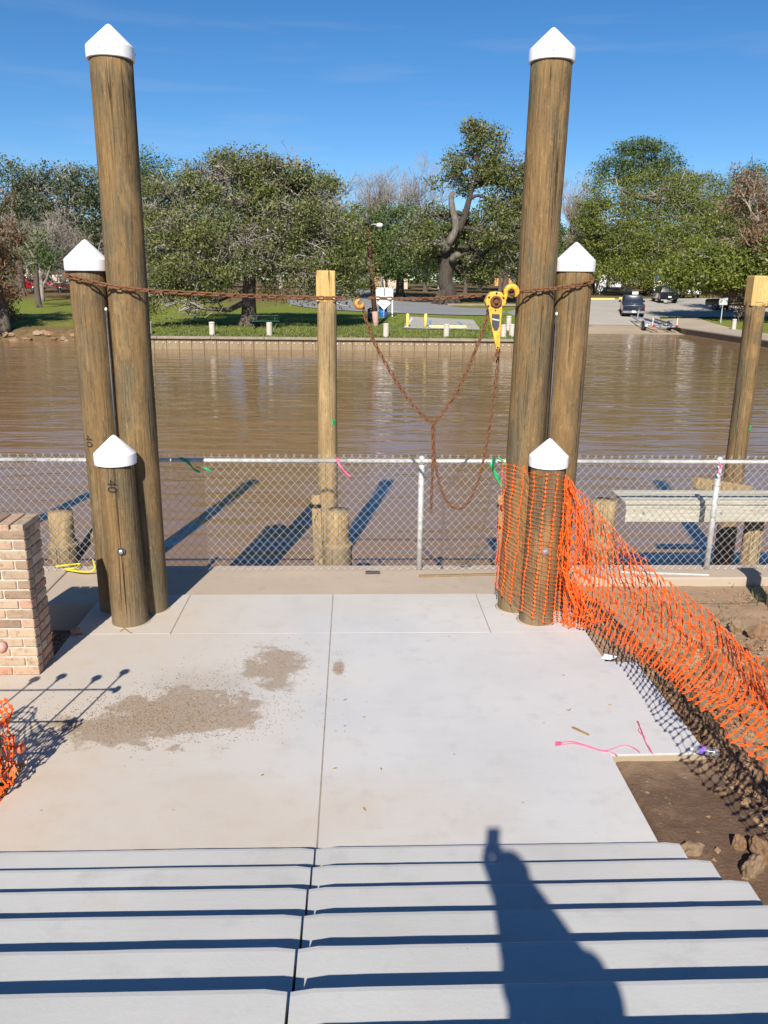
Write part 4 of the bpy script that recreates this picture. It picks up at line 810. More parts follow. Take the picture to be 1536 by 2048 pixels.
# boat trailer
a = far_hit(1284, 661); b = far_hit(1331, 660); c = (a+b)/2; t = thing('boat_trailer', 'empty aluminium boat trailer hitched to the navy pickup truck', 'trailer', (c.x, c.y, c.z+.06), R_(4)); t.rotation_euler.x = R_(4.5)
for sx in (-1, 1):
    G().tube([(sx*.85, -2.0, .5), (sx*.85, 1.2, .5), (sx*.12, 4.4, .5)], .065, 8).build('rail', MT['alu'], t)
    bk = G().box((sx*.45, -.6, .72), (.16, 3.2, .1), Euler((0, sx*.3, 0)), .02).build('bunk', MT['dark'], t)
    for yy in (-1.8, .6): G().tube([(sx*.45, yy, .5), (sx*.45, yy, .7)], .03, 6).build('bracket', MT['alu'], t)
    wheel(t, sx*1.08, -.5, .33, .2)
    G().add([(sx*1.08+dx, -.5+.46*math.cos(q), .33+.44*math.sin(q)+th) for th in (0, .03) for dx in (-.14, .14) for q in [math.pi*i/6 for i in range(7)]], [(i, i+1, i+8, i+7) for i in range(6)]+[(14+i, 21+i, 22+i, 15+i) for i in range(6)]+[(i, 14+i, 15+i, 1+i) for i in range(6)]+[(7+i, 8+i, 22+i, 21+i) for i in range(6)]+[(0, 7, 21, 14), (6, 20, 27, 13)]).build('fender', MT['alu'], t)
    G().box((sx*.95, -2.06, .55), (.22, .08, .14), None, .02).build('tail_light', MT['tail'], t)
    G().tube([(sx*1.0, -1.9, .5), (sx*1.02, -1.9, 1.15)], .035, 8).build('guide_post', MT['whitep'], t)
for yy in (-1.9, -.5, .8): G().tube([(-.85, yy, .47), (.85, yy, .47)], .05, 8).build('cross_member', MT['alu'], t)
G().tube([(0, 3.0, .5), (0, 5.0, .5)], .06, 8).build('tongue', MT['alu'], t); wp = G().tube([(0, 3.6, .5), (0, 3.4, 1.35)], .06, 8).build('winch_post', MT['alu'], t); G().lathe([(.1, -.12), (.1, .12)], 12, (0, 3.4, 1.3), Matrix.Rotation(R_(90), 3, 'Y')).build('winch', MT['dark'], wp)
# grass blades at the lawn edge
rng = np.random.default_rng(5); n = 16000
X = rng.uniform(-13.8, 12.8, n); Yg = 47.85+rng.exponential(3.0, n); keep = Yg < 60; X = X[keep]; Yg = Yg[keep]; n = len(X); Z = np.interp(Yg, *PC); h = rng.uniform(.04, .14, n); a = rng.uniform(0, 6.28, n)
V = np.stack([np.stack([X-.05*np.cos(a), Yg-.05*np.sin(a), Z-.02], 1), np.stack([X+.05*np.cos(a), Yg+.05*np.sin(a), Z-.02], 1), np.stack([X+rng.normal(size=n)*.05, Yg+rng.normal(size=n)*.05, Z+h], 1)], 1).reshape(-1, 3)
tag(obj('grass', fast_mesh('grass', V, np.arange(3*n).reshape(-1, 3), np.repeat(rng.uniform(.2, .9, n), 3)), MT['fgrass']), 'short green grass along the far bulkhead', 'grass', kind='stuff')

# ================================================================== NEAR THINGS
def pile_mesh(base, top, r0, r1, seed, rings=26, n=28, zb=None):
    base = Vector(base); top = Vector(top); g = G(); vs = []
    for i in range(rings+1):
        t = i/rings; c = base.lerp(top, t)-base; rr_ = lerp(r0, r1, t)
        for k in range(n):
            a = 2*math.pi*k/n; d = Vector((math.cos(a), math.sin(a), 0))
            q = rr_*(1+.018*noise.noise(Vector((math.cos(a)*1.5+seed*5, math.sin(a)*1.5, c.z*.9)))+.010*noise.noise(Vector((math.cos(a)*6+seed, math.sin(a)*6, c.z*2.5))))
            vs.append(c+d*q)
    fs = [(i*n+k, i*n+(k+1) % n, (i+1)*n+(k+1) % n, (i+1)*n+k) for i in range(rings) for k in range(n)]+[tuple(range(n))[::-1], tuple(rings*n+k for k in range(n))]
    return g.add(vs, fs)
def cap_on(parent, c, r):
    cp = G().lathe([(r-.006, -.004), (r, 0), (r+.002, .04), (r+.001, .088), (r-.004, .096), (r*.5, .096+r*.45), (r*.12, .096+r*.80), (r*.05, .096+r*.845), (.004, .096+r*.855)], 40, c).build('cap', MT['white'], parent, False)
    cp.data.polygons.foreach_set('use_smooth', [True]*len(cp.data.polygons))
    m = cp.modifiers.new('e', 'EDGE_SPLIT'); m.split_angle = R_(30)
    for a in (-1.75, .2, 2.4): G().lathe([(.007, 0), (.007, .004), (.002, .006)], 8, Vector(c)+Vector((math.cos(a)*(r+.001), math.sin(a)*(r+.001), .05)), Vector((math.cos(a), math.sin(a), 0)).to_track_quat('Z', 'Y').to_matrix()).build('screw', MT['bolt'], cp)
def wrap_text(s, size, c, r, ang, z, turn, parent):    # ink lettering bent round a pile
    me = text_mesh(s, size); ct, st = math.cos(turn), math.sin(turn)
    for v in me.vertices:
        x, y, d = v.co; u = x*ct-y*st; w_ = x*st+y*ct; a = ang+u/r; rr_ = r+.0025+(d if d > 0 else 0)
        v.co = (c.x+rr_*math.cos(a), c.y+rr_*math.sin(a), z+w_)
    return obj('lettering', me, MT['ink'], parent)
PILES = [
    ('tall timber pile with white cone cap in the left cluster', (-1.905, 7.285), (-1.915, 7.285), .163, .168, 4.66, .186),
    ('mid height timber pile with white cone cap at the left end of the chain', (-2.225, 7.31), (-2.245, 7.31), .155, .152, 3.06, .180),
    ('short timber pile with white cone cap and inked number in the left cluster', (-2.015, 6.985), (-2.04, 6.985), .162, .150, 1.47, .175),
    ('tall timber pile with white cone cap beside the yellow hoist', (1.548, 7.285), (1.598, 7.285), .163, .166, 4.71, .184),
    ('mid height timber pile with white cone cap at the right end of the chain', (1.885, 7.31), (1.912, 7.31), .158, .155, 3.10, .170),
    ('short timber pile with white cone cap wrapped in orange net', (1.685, 6.975), (1.712, 6.975), .155, .150, 1.46, .170)]
pile_objs = []
for i, (lab, b, tp, r0, r1, zt, rc) in enumerate(PILES):
    base = Vector((*b, -.25)); t = thing('timber_pile', lab, 'pile', (b[0], b[1], 0), group='capped piles on the platform')
    o = pile_mesh(base, (*tp, zt+.05), r0, r1, i+1).build('shaft', MT['wood'], t, True); o.location = (0, 0, -.25)
    cap_on(t, (tp[0]-b[0], tp[1]-b[1], zt), rc); pile_objs.append(t)
    # concrete collar squeezed up round the foot
    G().lathe([(r0+.018, .0), (r0+.010, .005), (r0-.01, .009)], 28, (0, 0, 0)).build('grout_ring', MT['old'], t, True)
for k, sx in ((2, -1), (5, 1)):
    t = pile_objs[k]; r = .158; a = -math.pi/2+(.05 if k == 2 else .1); m = Vector((math.cos(a), math.sin(a), 0)).to_track_quat('Z', 'Y').to_matrix(); c = Vector((r*math.cos(a), r*math.sin(a), .72))
    ws = G().lathe([(.036, -.004), (.036, .004), (.018, .005)], 20, c, m).build('washer', MT['dark'] if k == 2 else MT['bolt'], t); G().lathe([(.02, 0), (.02, .02), (.012, .024)], 6, c, m).build('bolt_head', MT['bolt'], ws)
wrap_text('40', .115, Vector((-.012, 0, 0)), .152, -math.pi/2-.12, 1.30, -math.pi/2, pile_objs[2])
wrap_text('40', .11, Vector((0, 0, 0)), .156, -math.pi/2-.62, 1.62, -math.pi/2, pile_objs[1])
for i, (x, lab) in enumerate(((-2.07, 'thin steel rod in the gap of the left pile cluster'), (1.735, 'thin steel rod in the gap of the right pile cluster'))):
    t = thing('steel_rod', lab, 'rod', (x, 7.16 if i == 0 else 7.13, 0)); G().tube([(0, 0, .9), (0, 0, 2.75)], .008, 8).build('shaft', MT['dark'], t, True); G().lathe([(.003, 2.735), (.011, 2.742), (.011, 2.755), (.003, 2.765)], 10).build('tip', MT['white'], t, True)

# piles standing in the water with square sawn tops
for i, (x, lab) in enumerate(((-5.62, 'sawn topped water pile off the left end of the fence'), (-2.98, 'sawn topped water pile behind the left cluster'), (-.335, 'sawn topped water pile behind the middle of the fence'), (2.35, 'sawn topped water pile behind the right cluster'), (5.115, 'sawn topped water pile behind the grey landing boards'))):
    t = thing('water_pile', lab, 'pile', (x, 10.55, -.8), group='piles standing in the water')
    sh = pile_mesh((x, 10.55, -2.2), (x+.01+(.0 if i < 4 else -.02), 10.55, 2.80), .132, .120, 20+i).build('shaft', MT['wood2'] if i != 4 else MT['wood'], t, True); sh.location = (0, 0, -1.4)
    ct = G(); w0 = .118; ct.add([(s1*w0*q, s2*w0*q*.9, z) for z, q in ((3.55, 1.0), (3.62, 1.01), (3.92, .99)) for s1, s2 in ((-1, -1), (1, -1), (1, 1), (-1, 1))], [(0, 1, 2, 3)[::-1], (8, 9, 10, 11)]+[(l*4+k, l*4+(k+1) % 4, l*4+4+(k+1) % 4, l*4+4+k) for l in (0, 1) for k in range(4)])
    c2 = ct.build('sawn_top', MT['cut'], t); b = c2.modifiers.new('e', 'BEVEL'); b.width = .012; b.segments = 2
    G().lathe([(.124, 3.55), (.13, 3.585), (.115, 3.6)], 20).build('shoulder', MT['cut'], t)
    if i in (2, 4): G().box((.09, -.088, 2.05 if i == 2 else 2.0), (.05, .012, .07), Euler((0, 0, .8)), .004).build('paint_mark', MT['green'], t)
for i, (p, lab) in enumerate((((120, 1022), 'stubby timber pile behind the fence by the brick pier'), ((675, 1020), 'stubby timber pile behind the fence before the middle water pile'), ((1210, 1000), 'stubby timber pile carrying the grey landing boards'))):
    q = at(*p, 9.05); t = thing('stub_pile', lab, 'pile', (q.x, 9.05, -.8), group='stub piles along the seawall'); r = .138
    sh = pile_mesh((q.x, 9.05, -2), (q.x, 9.05, q.z), r, r*.97, 30+i, 14).build('shaft', MT['wood2'], t, True); sh.location = (0, 0, -1.2)
    G().lathe([(r+.03, -1.2), (r+.028, .84), (r+.034, .87), (r+.02, .895), (r-.01, .90)], 22).build('timber_collar', MT['wood2'], t, True)
for (a, b, Y, lab, wd) in (((636, 1118), (632, 990), 9.3, 'upright plank beside the middle stub pile', .11), ((155, 1112), (196, 1052), 9.35, 'slanting brace plank beside the left stub pile', .12), ((1006, 1090), (1004, 990), 9.3, 'upright plank behind the net wrapped pile', .12)):
    A = at(*a, Y); B = at(*b, Y+.15); d = B-A; A = A-d*.9; d = B-A; t = thing('brace_plank', lab, 'plank', A); G().box(d/2, (wd, .06, d.length), d.to_track_quat('Z', 'Y').to_matrix(), .008).build('board', MT['wood2'], t); G().lathe([(.02, -.035), (.02, -.05)], 8, d*.85, Matrix.Rotation(R_(90), 3, 'X')).build('bolt_head', MT['bolt'], t)
# grey landing on the right
t = thing('timber_landing', 'grey board landing on posts behind the fence', 'landing', (5.4, 9.1, -.8))
for k in range(4): G().box((.15, -.13+k*.13, 1.40), (4.9, .122, .045), Euler((0, 0, .0)), .006).build('deck_board', MT['greyboard'], t)
G().box((.15, -.215, 1.28), (4.9, .045, .19), None, .006).build('fascia_board', MT['greyboard'], t)
for x, lean in ((-.62, 0), (1.6, 0)): G().tube([(x, .1, -.8), (x, .1, 1.37)], .11, 16).build('post', MT['wood2'], t, True)
for (a, b) in (((-.55, .0, 1.2), (2.2, .4, .1)), ((-1.2, .55, 1.46), (-.4, .75, 1.3))):
    A, B = Vector(a), Vector(b); d = B-A; G().box((A+B)/2, (.09, .14, d.length), d.to_track_quat('Z', 'Y').to_matrix(), .008).build('brace', MT['wood2'], t)
for x in (-2.1, -1.2, 0, 1.2): G().lathe([(.016, 0), (.016, .012)], 8, (x, -.24, 1.3), Matrix.Rotation(R_(90), 3, 'X')).build('bolt_head', MT['bolt'], t)

# ------------------------------------------------------------------ chain link fence
FY = 8.33
fence = thing('chain_link_fence', 'galvanised chain link fence with pale top rail along the seawall', 'fence', (0, FY, 0))
for i in range(4):
    G().tube([(-6.4+i*3.17, .03, 1.2), (-6.4+i*3.17+3.165, .03, 1.2)], .0215, 12).build('top_rail', MT['railm'], fence, True)
for x in (-5.62, -2.45, .72, 3.89):
    po = G().tube([(x, .055, -.1), (x, .055, 1.19)], .03, 14).build('post', MT['railm'], fence, True); G().lathe([(.034, 1.16), (.036, 1.22), (.022, 1.25)], 14, (x, .055, 0)).build('post_cap', MT['galv'], po, True)
    for z in (.25, .6, .95): G().tube([(x+.036*math.cos(a), .05+.05*math.sin(a), z) for a in [2*math.pi*j/10 for j in range(10)]], .003, 4, False, True).build('tie_wire', MT['galv'], po)
HW = .0425; HH = .0478; nseg = 26
zz = [(-.001 if j % 2 == 0 else HW+.001, .0035*(1 if j % 2 else -1), .0+j*HH+.02) for j in range(nseg+1)]
zz = zz+[(zz[-1][0]+.012, 0, zz[-1][2]+.02)]
wm = G().tube(zz, .0021, 4, False).mesh('wire')
for i in range(int(11.6/HW)):
    o = obj('wire', wm, MT['galv'], fence, loc=(-6.3+i*HW, 0, -.01+.003*math.sin(i*.35)))
    o.rotation_euler = (.004*math.sin(i*.21), 0, .0)
    if i % 2: o.scale = (-1, 1, 1); o.location.x += HW
# ------------------------------------------------------------------ chains
def link_mesh(pitch, wr):
    L_ = pitch+1.9*wr; W = pitch*.80; r = W/2-wr; s = (L_-2*wr)/2-r; pts = []
    for k in range(6): a = -math.pi/2+math.pi*k/5; pts.append((s+r*math.cos(a), r*math.sin(a), 0))
    for k in range(6): a = math.pi/2+math.pi*k/5; pts.append((-s+r*math.cos(a), r*math.sin(a), 0))
    return G().tube(pts, wr, 6, False, True).mesh('link')
LM = {}
def chain(name, label, pts, pitch, wr, n=200, mat='rust', jit=.15):
    path = resample(spline(pts, n), pitch); key = (pitch, wr)
    if key not in LM: LM[key] = link_mesh(pitch, wr)
    t = thing(name, label, 'chain', path[0])
    for i in range(len(path)-1):
        a, b = path[i], path[i+1]; d = (b-a).normalized(); q = d.to_track_quat('X', 'Z').to_matrix().to_4x4()@Matrix.Rotation((i % 2)*math.pi/2+.6+random.uniform(-jit, jit), 4, 'X')
        o = obj('link', LM[key], MT[mat], t); o.matrix_local = Matrix.Translation((a+b)/2-path[0])@q; o.data.polygons.foreach_set('use_smooth', [True]*len(o.data.polygons))
    return t
CYp = 7.075
hookL = at(716, 603, CYp); hoist = at(989, 603, CYp-.02); hookR = at(1017, 582, CYp)
chain('rusty_chain', 'rusty chain stretched from the left piles to the open hook', [(-2.415, 7.33, 3.03), (-2.385, 7.20, 3.02), (-2.25, 7.125, 2.99), (-2.08, 7.095, 2.955), (-1.92, 7.085, 2.925), (-1.6, 7.08, 2.90), (-.9, CYp, 2.872), at(630, 596, CYp), at(704, 597, CYp)], .058, .0085)
chain('rusty_chain', 'rusty chain running level between the open hook and the yellow hoist', [at(737, 596, CYp), at(850, 598, CYp), at(972, 590, CYp)], .05, .0072)
chain('rusty_chain', 'rusty chain wrapped from the hoist hook to the right piles', [at(1020, 588, CYp), at(1042, 583, CYp-.02), (1.57, 7.09, 2.945), (1.75, 7.10, 2.965), (1.91, 7.13, 2.99), (2.05, 7.2, 3.02), (2.085, 7.32, 3.03)], .058, .0085)
J = at(866, 848, CYp)
chain('rusty_chain', 'rusty chain sagging from the open hook to the knot over the fence', [at(725, 612, CYp), at(742, 670, CYp), at(785, 750, CYp), at(830, 815, CYp), J], .045, .0068)
chain('rusty_chain', 'rusty chain rising from the knot to the left side of the hoist', [J+Vector((.01, 0, 0)), at(900, 805, CYp), at(918, 776, CYp), at(945, 715, CYp), at(968, 655, CYp), at(977, 618, CYp)], .045, .0068)
chain('rusty_chain', 'rusty chain looping from the hoist handle down past the fence and up', [at(998, 700, CYp-.02), at(990, 770, CYp), at(980, 850, CYp), at(970, 905, CYp), at(955, 965, CYp), at(930, 1012, CYp), at(905, 1014, CYp), at(885, 985, CYp), at(872, 935, CYp), at(868, 890, CYp), J+Vector((.012, .005, 0))], .040, .0062, 300)
chain('rusty_chain', 'rusty chain tail hanging straight down from the knot', [J+Vector((-.008, -.01, 0)), at(866, 900, CYp-.01), at(864, 960, CYp-.01), at(862, 1026, CYp-.01)], .040, .0062)
def hook(name, label, c, s, mat, flip=1, tilt=0.0):
    t = thing(name, label, 'hook', c); pts = []
    for k in range(15): a = R_(110)-R_(285)*k/14; pts.append((flip*s*math.cos(a), 0, s*math.sin(a)))
    pts = [(0+flip*s*-.15, 0, s*1.75), (flip*-.2*s, 0, s*1.35)]+pts; rs = [.012, .014]+[.012+.011*math.sin(math.pi*min(1, (k+3)/16)) for k in range(13)]+[.010, .005]
    G().tube(pts, rs, 8).build('bend', MT[mat], t, True); G().lathe([(.016, s*1.55), (.022, s*1.6), (.022, s*1.85), (.012, s*1.95)], 12, (flip*-.17*s, 0, 0)).build('swivel', MT['rust'], t, True)
    G().tube([(flip*-.1*s, .004, s*1.1), (flip*.75*s, .004, s*.25)], .0045, 6).build('latch', MT['rust'], t); t.rotation_euler.y = tilt; return t
hook('chain_hook', 'open yellow rusty hook joining the stretched chains', hookL+Vector((.015, -.01, -.015)), .030, 'oldyellow', -1, R_(-30))
# lever hoist
t = thing('lever_hoist', 'yellow lever chain hoist hanging beside the right tall pile', 'hoist', hoist+Vector((0, -.02, 0)))
mY = Matrix.Rotation(R_(90), 3, 'X')
body = G(); ring = []
for k in range(48):
    a = 2*math.pi*k/48; ring.append((.082*(1+.09*max(0, math.cos(6*a))**2), a))
for y in (-.05, .05):
    body.add([(r*math.cos(a), y, r*math.sin(a)) for r, a in ring], [tuple(range(48)) if y < 0 else tuple(range(48))[::-1]])
body.f += [(k, k+48, (k+1) % 48+48, (k+1) % 48) for k in range(48)]
hb = body.build('housing', MT['yellow'], t); b = hb.modifiers.new('e', 'BEVEL'); b.width = .01; b.segments = 2; b.limit_method = 'ANGLE'
hw = G().lathe([(.048, 0), (.048, .022), (.040, .03), (.034, .03), (.032, .012), (.016, .010), (.016, .034), (.004, .036)], 24, (0, -.05, 0), mY).build('hand_wheel', MT['rust'], t, True)
for k in range(6): a = k*math.pi/3+.5; G().lathe([(.009, 0), (.009, .008), (.003, .011)], 8, (.07*math.cos(a), -.05, .07*math.sin(a)), mY).build('housing_bolt', MT['dark'], t)
lv = G().add([(x, y, z) for y in (-.058, -.03) for x, z in ((-.062, -.045), (.058, -.045), (.052, -.16), (.052, -.36), (.045, -.39), (.022, -.39), (.014, -.36), (-.040, -.16))], [tuple(range(8)), tuple(range(8, 16))[::-1]]+[(k, k+8, (k+1) % 8+8, (k+1) % 8) for k in range(8)]).build('lever', MT['yellow'], t); b = lv.modifiers.new('e', 'BEVEL'); b.width = .008; b.segments = 2
G().add([(x, -.0605, z) for x, z in ((-.032, -.10), (.036, -.10), (.038, -.20), (.020, -.235), (-.005, -.235), (-.026, -.19))]+[(x, -.056, z) for x, z in ((-.032, -.10), (.036, -.10), (.038, -.20), (.020, -.235), (-.005, -.235), (-.026, -.19))], [tuple(range(6))]+[(k, k+6, (k+1) % 6+6, (k+1) % 6) for k in range(6)]).build('label_plate', MT['dark'], lv)
G().box((.004, -.0625, -.145), (.062, .003, .012), Euler((0, .18, 0))).build('label_band', MT['galv'], lv); G().lathe([(.008, 0), (.008, .004)], 10, (.032, -.058, -.372), mY).build('grip_hole', MT['black'], lv)
G().box((.036, -.04, -.42), (.026, .02, .075), None, .006).build('end_shackle', MT['rust'], t); G().tube([(-.005, -.02, -.45), (.008, -.02, -.50), (.022, -.02, -.42)], .006, 6).build('chain_stop', MT['rust'], t)
hk = []
for k in range(13): a = R_(200)-R_(250)*k/12; hk.append((.135+.048*math.cos(a), 0, .075+.048*math.sin(a)))
G().tube([(.07, 0, .0), (.082, 0, .03)]+hk, [.02, .02]+[.017+.008*math.sin(math.pi*k/12) for k in range(11)]+[.012, .006], 9).build('top_hook', MT['yellow'], t, True)
G().tube([(.085, 0, .05), (.15, .0, .03)], .006, 6).build('hook_latch', MT['rust'], t)

# ------------------------------------------------------------------ ribbons, rope, litter on the fence line
def ribbon(name, label, pts, wd, mat, cat='ribbon', seed=0):
    P = spline(pts, 16); g = G(); vs = []; base = P[0].copy()
    for i, p in enumerate(P):
        tw = .8*math.sin(i*.55+seed); ww = wd*(1-.3*(i/15)); o = Vector((ww/2*math.cos(tw), ww/2*math.sin(tw), ww*.15)); nn = Vector((0, .0015, 0)); vs += [p-base-o-nn, p-base+o-nn, p-base+o+nn, p-base-o+nn]
    fs = [(0, 1, 2, 3), (60, 63, 62, 61)]+[(i*4+k, i*4+4+k, i*4+4+(k+1) % 4, i*4+(k+1) % 4) for i in range(15) for k in range(4)]
    return tag(g.add(vs, fs).build(name, mat, None, True, base), label, cat)
FR = FY-.03
ribbon('green_ribbon', 'green flagging ribbon tied on the rail beside the left cluster', [at(360, 915, FR), at(375, 924, FR-.02), at(388, 938, FR-.03), at(400, 945, FR-.03)], .035, MT['green'])
ribbon('green_ribbon', 'short pale tipped green ribbon end blowing beside the left cluster', [at(392, 934, FR-.03), at(408, 936, FR-.04), at(424, 944, FR-.03)], .03, MT['green'], seed=2)
ribbon('green_ribbon', 'long green ribbon hanging on the fence left of the netted pile', [at(985, 917, FR), at(984, 932, FR-.02), at(993, 953, FR-.03), at(1004, 974, FR-.02)], .04, MT['green'], seed=1)
ribbon('green_ribbon', 'short green ribbon loop touching the netted tall pile', [at(986, 916, FR), at(998, 917, FR-.02), at(1008, 926, FR-.02), at(1016, 936, FR)], .03, MT['green'], seed=3)
ribbon('pink_ribbon', 'pink flagging ribbon on the fence beside the middle water pile', [at(674, 917, FR), at(680, 931, FR-.02), at(690, 944, FR-.02), at(702, 954, FR-.02)], .03, MT['pink'])
ribbon('pink_ribbon', 'small red pink ribbon on the right fence post', [at(1438, 925, FR-.02), at(1441, 935, FR-.02), at(1437, 942, FR-.02), at(1440, 950, FR-.02)], .025, MT['pink'], seed=2)
def strand(name, label, pts, r, mat, cat, n=40, sides=6): P = spline(pts, n); b = P[0].copy(); return tag(G().tube([p-b for p in P], r, sides).build(name, mat, None, True, b), label, cat)
def G0(px, py, z=.006): return atz(px, py, z)
strand('yellow_rope', 'yellow rope lying loose behind the left pile cluster', [G0(112, 1133, .02), G0(135, 1130, .03), G0(160, 1128, .02), G0(150, 1136, .03), G0(130, 1138, .02), G0(158, 1143, .03), G0(182, 1143, .03), G0(190, 1137, .05), G0(188, 1126, .08), G0(186, 1119, .06)], .011, MT['yellowrope'], 'rope')
def plank(name, label, a, b, wd, th, mat, cat, z=0.0):
    A, B = atz(*a, z+th/2), atz(*b, z+th/2); d = B-A; t = thing(name, label, cat, (A+B)/2, math.atan2(d.y, d.x)); n = 2
    for k in range(n): G().box(((k-.5)*d.length/2, 0, 0), (d.length/2+.001*k, wd*(1-.1*k), th*(1-.08*k)), None, min(wd, th)*.2).build('length', mat, t)
    return t
plank('wood_strip', 'long thin wood strip lying along the fence foot', (838, 1152), (1002, 1148), .045, .02, MT['strip'], 'strip', -.012)
plank('grey_pipe', 'thin grey pipe lying on the dirt at the right fence foot', (1240, 1144), (1418, 1150), .022, .022, MT['galv'], 'pipe', -.012); plank('wood_strip', 'short weathered board across the dark hole by the brick pier', (98, 1212), (186, 1202), .06, .03, MT['strip'], 'board', -.2)
plank('wood_strip', 'brown wood sliver lying in the middle of the slab', (1144, 1454), (1178, 1470), .022, .008, MT['twigm'], 'twig'); plank('wood_strip', 'small split stick at the foot of the numbered pile', (240, 1263), (254, 1254), .012, .008, MT['twigm'], 'twig'); plank('wood_strip', 'second split stick crossing at the foot of the numbered pile', (247, 1256), (262, 1266), .012, .008, MT['twigm'], 'twig', .006)
plank('black_bar', 'short black bar on the old concrete at the fence foot', (731, 1145), (760, 1145), .05, .025, MT['dark'], 'bar', -.012)
p = atz(160, 1268, 0); o = tag(G().box((0, 0, 0), (.09, .06, .05), None, .012).build('brick_piece', MT['brick'], None, False, p+Vector((-.03, .0, .025))), 'broken red brick piece on the slab corner by the hole', 'brick'); o.rotation_euler.z = .5
ribbon('pink_flag', 'pink flag tape lying in the dark hole by the brick pier', [atz(185, 1200, -.2), atz(172, 1212, -.2), atz(165, 1222, -.22), atz(172, 1232, -.2)], .03, MT['pink'])
for i, (pts, lab) in enumerate([([(1116, 1487), (1140, 1482), (1172, 1490), (1200, 1500), (1222, 1504), (1236, 1512)], 'pink mason string trailing over the slab notch'), ([(1122, 1490), (1150, 1486), (1185, 1496), (1215, 1500), (1250, 1490), (1275, 1500), (1280, 1507)], 'looping pink string along the notch edge'), ([(1274, 1442), (1284, 1462), (1290, 1482), (1300, 1496), (1306, 1508)], 'pink string lying towards the water bottle'), ([(1276, 1442), (1280, 1452), (1278, 1462), (1288, 1472), (1292, 1486), (1303, 1504)], 'second pink string doubled beside the first')]):
    strand('pink_string', lab, [G0(x, y, .005+.01*(k % 2)) for k, (x, y) in enumerate(pts)], .0026, MT['pink'], 'string', 40, 5)
strand('pink_string', 'tangled knot of pink string on the slab', [G0(1116+6*math.cos(k*2.1), 1487+4*math.sin(k*1.7), .006+.006*(k % 3)) for k in range(12)], .0026, MT['pink'], 'string', 60, 5)
def bottle(a, b, z, label, capmat, lab=True):
    A = atz(*a, z); B = atz(*b, z); d = (B-A); L_ = d.length; t = thing('water_bottle', label, 'bottle', A+Vector((0, 0, .034))); m = Vector((d.x, d.y, 0)).to_track_quat('Z', 'Y').to_matrix(); s = L_/.21
    G().lathe([(r*s, q*s) for r, q in ((.011, 0), (.013, .02), (.02, .035), (.031, .06), (.0325, .075), (.0315, .09), (.0325, .11), (.031, .125), (.0325, .14), (.031, .155), (.0325, .17), (.031, .2), (.026, .21))], 24, (0, 0, 0), m).build('shell', MT['pet'], t, True)
    G().lathe([(.014*s, -.004), (.015*s, 0), (.015*s, .016*s), (.013*s, .018*s)], 18, (0, 0, 0), m).build('cap', capmat, t, True)
    if lab: G().lathe([(.0332*s, .068*s), (.0332*s, .105*s), (.0328*s, .106*s), (.0328*s, .067*s)], 24, (0, 0, 0), m).build('label_band', MT['purple'], t, True)
bottle((1380, 1506), (1437, 1515), .0, 'clear plastic water bottle with purple label at the slab corner', MT['white'])
bottle((15, 1569), (-28, 1560), .02, 'clear water bottle with blue cap at the left slab edge', MT['bluecap'], False)
g = G(); pc = atz(1217, 1315, .01); pts = [(-.07, -.02, .0), (-.02, .04, .015), (.05, .03, .005), (.07, -.02, .02), (.0, -.045, .0)]
tag(g.add(pts+[(x, y, z-.002) for x, y, z in pts], [(0, 4, 3, 2, 1), (5, 6, 7, 8, 9)]+[(k, (k+1) % 5, (k+1) % 5+5, k+5) for k in range(5)]).build('paper_scrap', MT['paper'], None, False, pc), 'crumpled blue white paper scrap at the slab edge under the net', 'litter')
lm = G().add([(-.02, 0, .002), (0, -.008, .006), (.022, 0, .003), (0, .008, .006), (-.02, 0, 0), (0, -.008, .003), (.022, 0, 0), (0, .008, .003)], [(0, 1, 2, 3), (7, 6, 5, 4), (0, 4, 5, 1), (1, 5, 6, 2), (2, 6, 7, 3), (3, 7, 4, 0)]).mesh('dry_leaf')
for i, (x, y) in enumerate(((728, 1434), (762, 1538), (670, 1537), (729, 1618), (1140, 1419), (1137, 1421), (690, 1400), (480, 1440), (525, 1550), (1220, 1410))):
    o = tag(obj('dry_leaf', lm, MT['twigm'], loc=G0(x, y, .002)), 'small dry leaf scrap lying on the pale slab', 'leaf', 'leaf scraps on the slab'); o.rotation_euler = (.2, .1, i*1.7); s = .7+.1*(i % 4); o.scale = (s, s, s)
# grit on the slab
rng = np.random.default_rng(8); pts = []
for (cx_, cy_, sx_, sy_, n) in ((-1.27, 5.32, .38, .2, 2600), (-.62, 6.08, .14, .2, 500), (-1.1, 5.75, .3, .22, 350), (-1.6, 5.15, .4, .12, 900), (-.11, 6.02, .03, .08, 80)):
    pts.append(np.stack([rng.normal(cx_, sx_, n), rng.normal(cy_, sy_, n)], 1))
P = np.concatenate(pts); P = P[P[:, 0] < -.02]; n = len(P); s = rng.uniform(.002, .0055, n); T4 = np.array([(1, 0, -.5), (-.6, .8, -.4), (-.5, -.9, -.45), (.1, 0, .9)])
rot = rng.uniform(0, 6.28, n); c, q = np.cos(rot), np.sin(rot); V = np.stack([np.stack([P[:, 0]+s*(v[0]*c-v[1]*q), P[:, 1]+s*(v[0]*q+v[1]*c), .002+s*(v[2]+.5)], 1) for v in T4], 1).reshape(-1, 3)
b4 = np.arange(n)*4; F = np.concatenate([np.stack([b4+i, b4+j, b4+k], 1) for i, j, k in ((0, 1, 3), (1, 2, 3), (2, 0, 3))]); tag(obj('grit', fast_mesh('grit', V, F), simple('grit', (.28, .19, .11), .95, 0, .45, 60)), 'brown grit spilled over the slab', 'grit', kind='stuff')

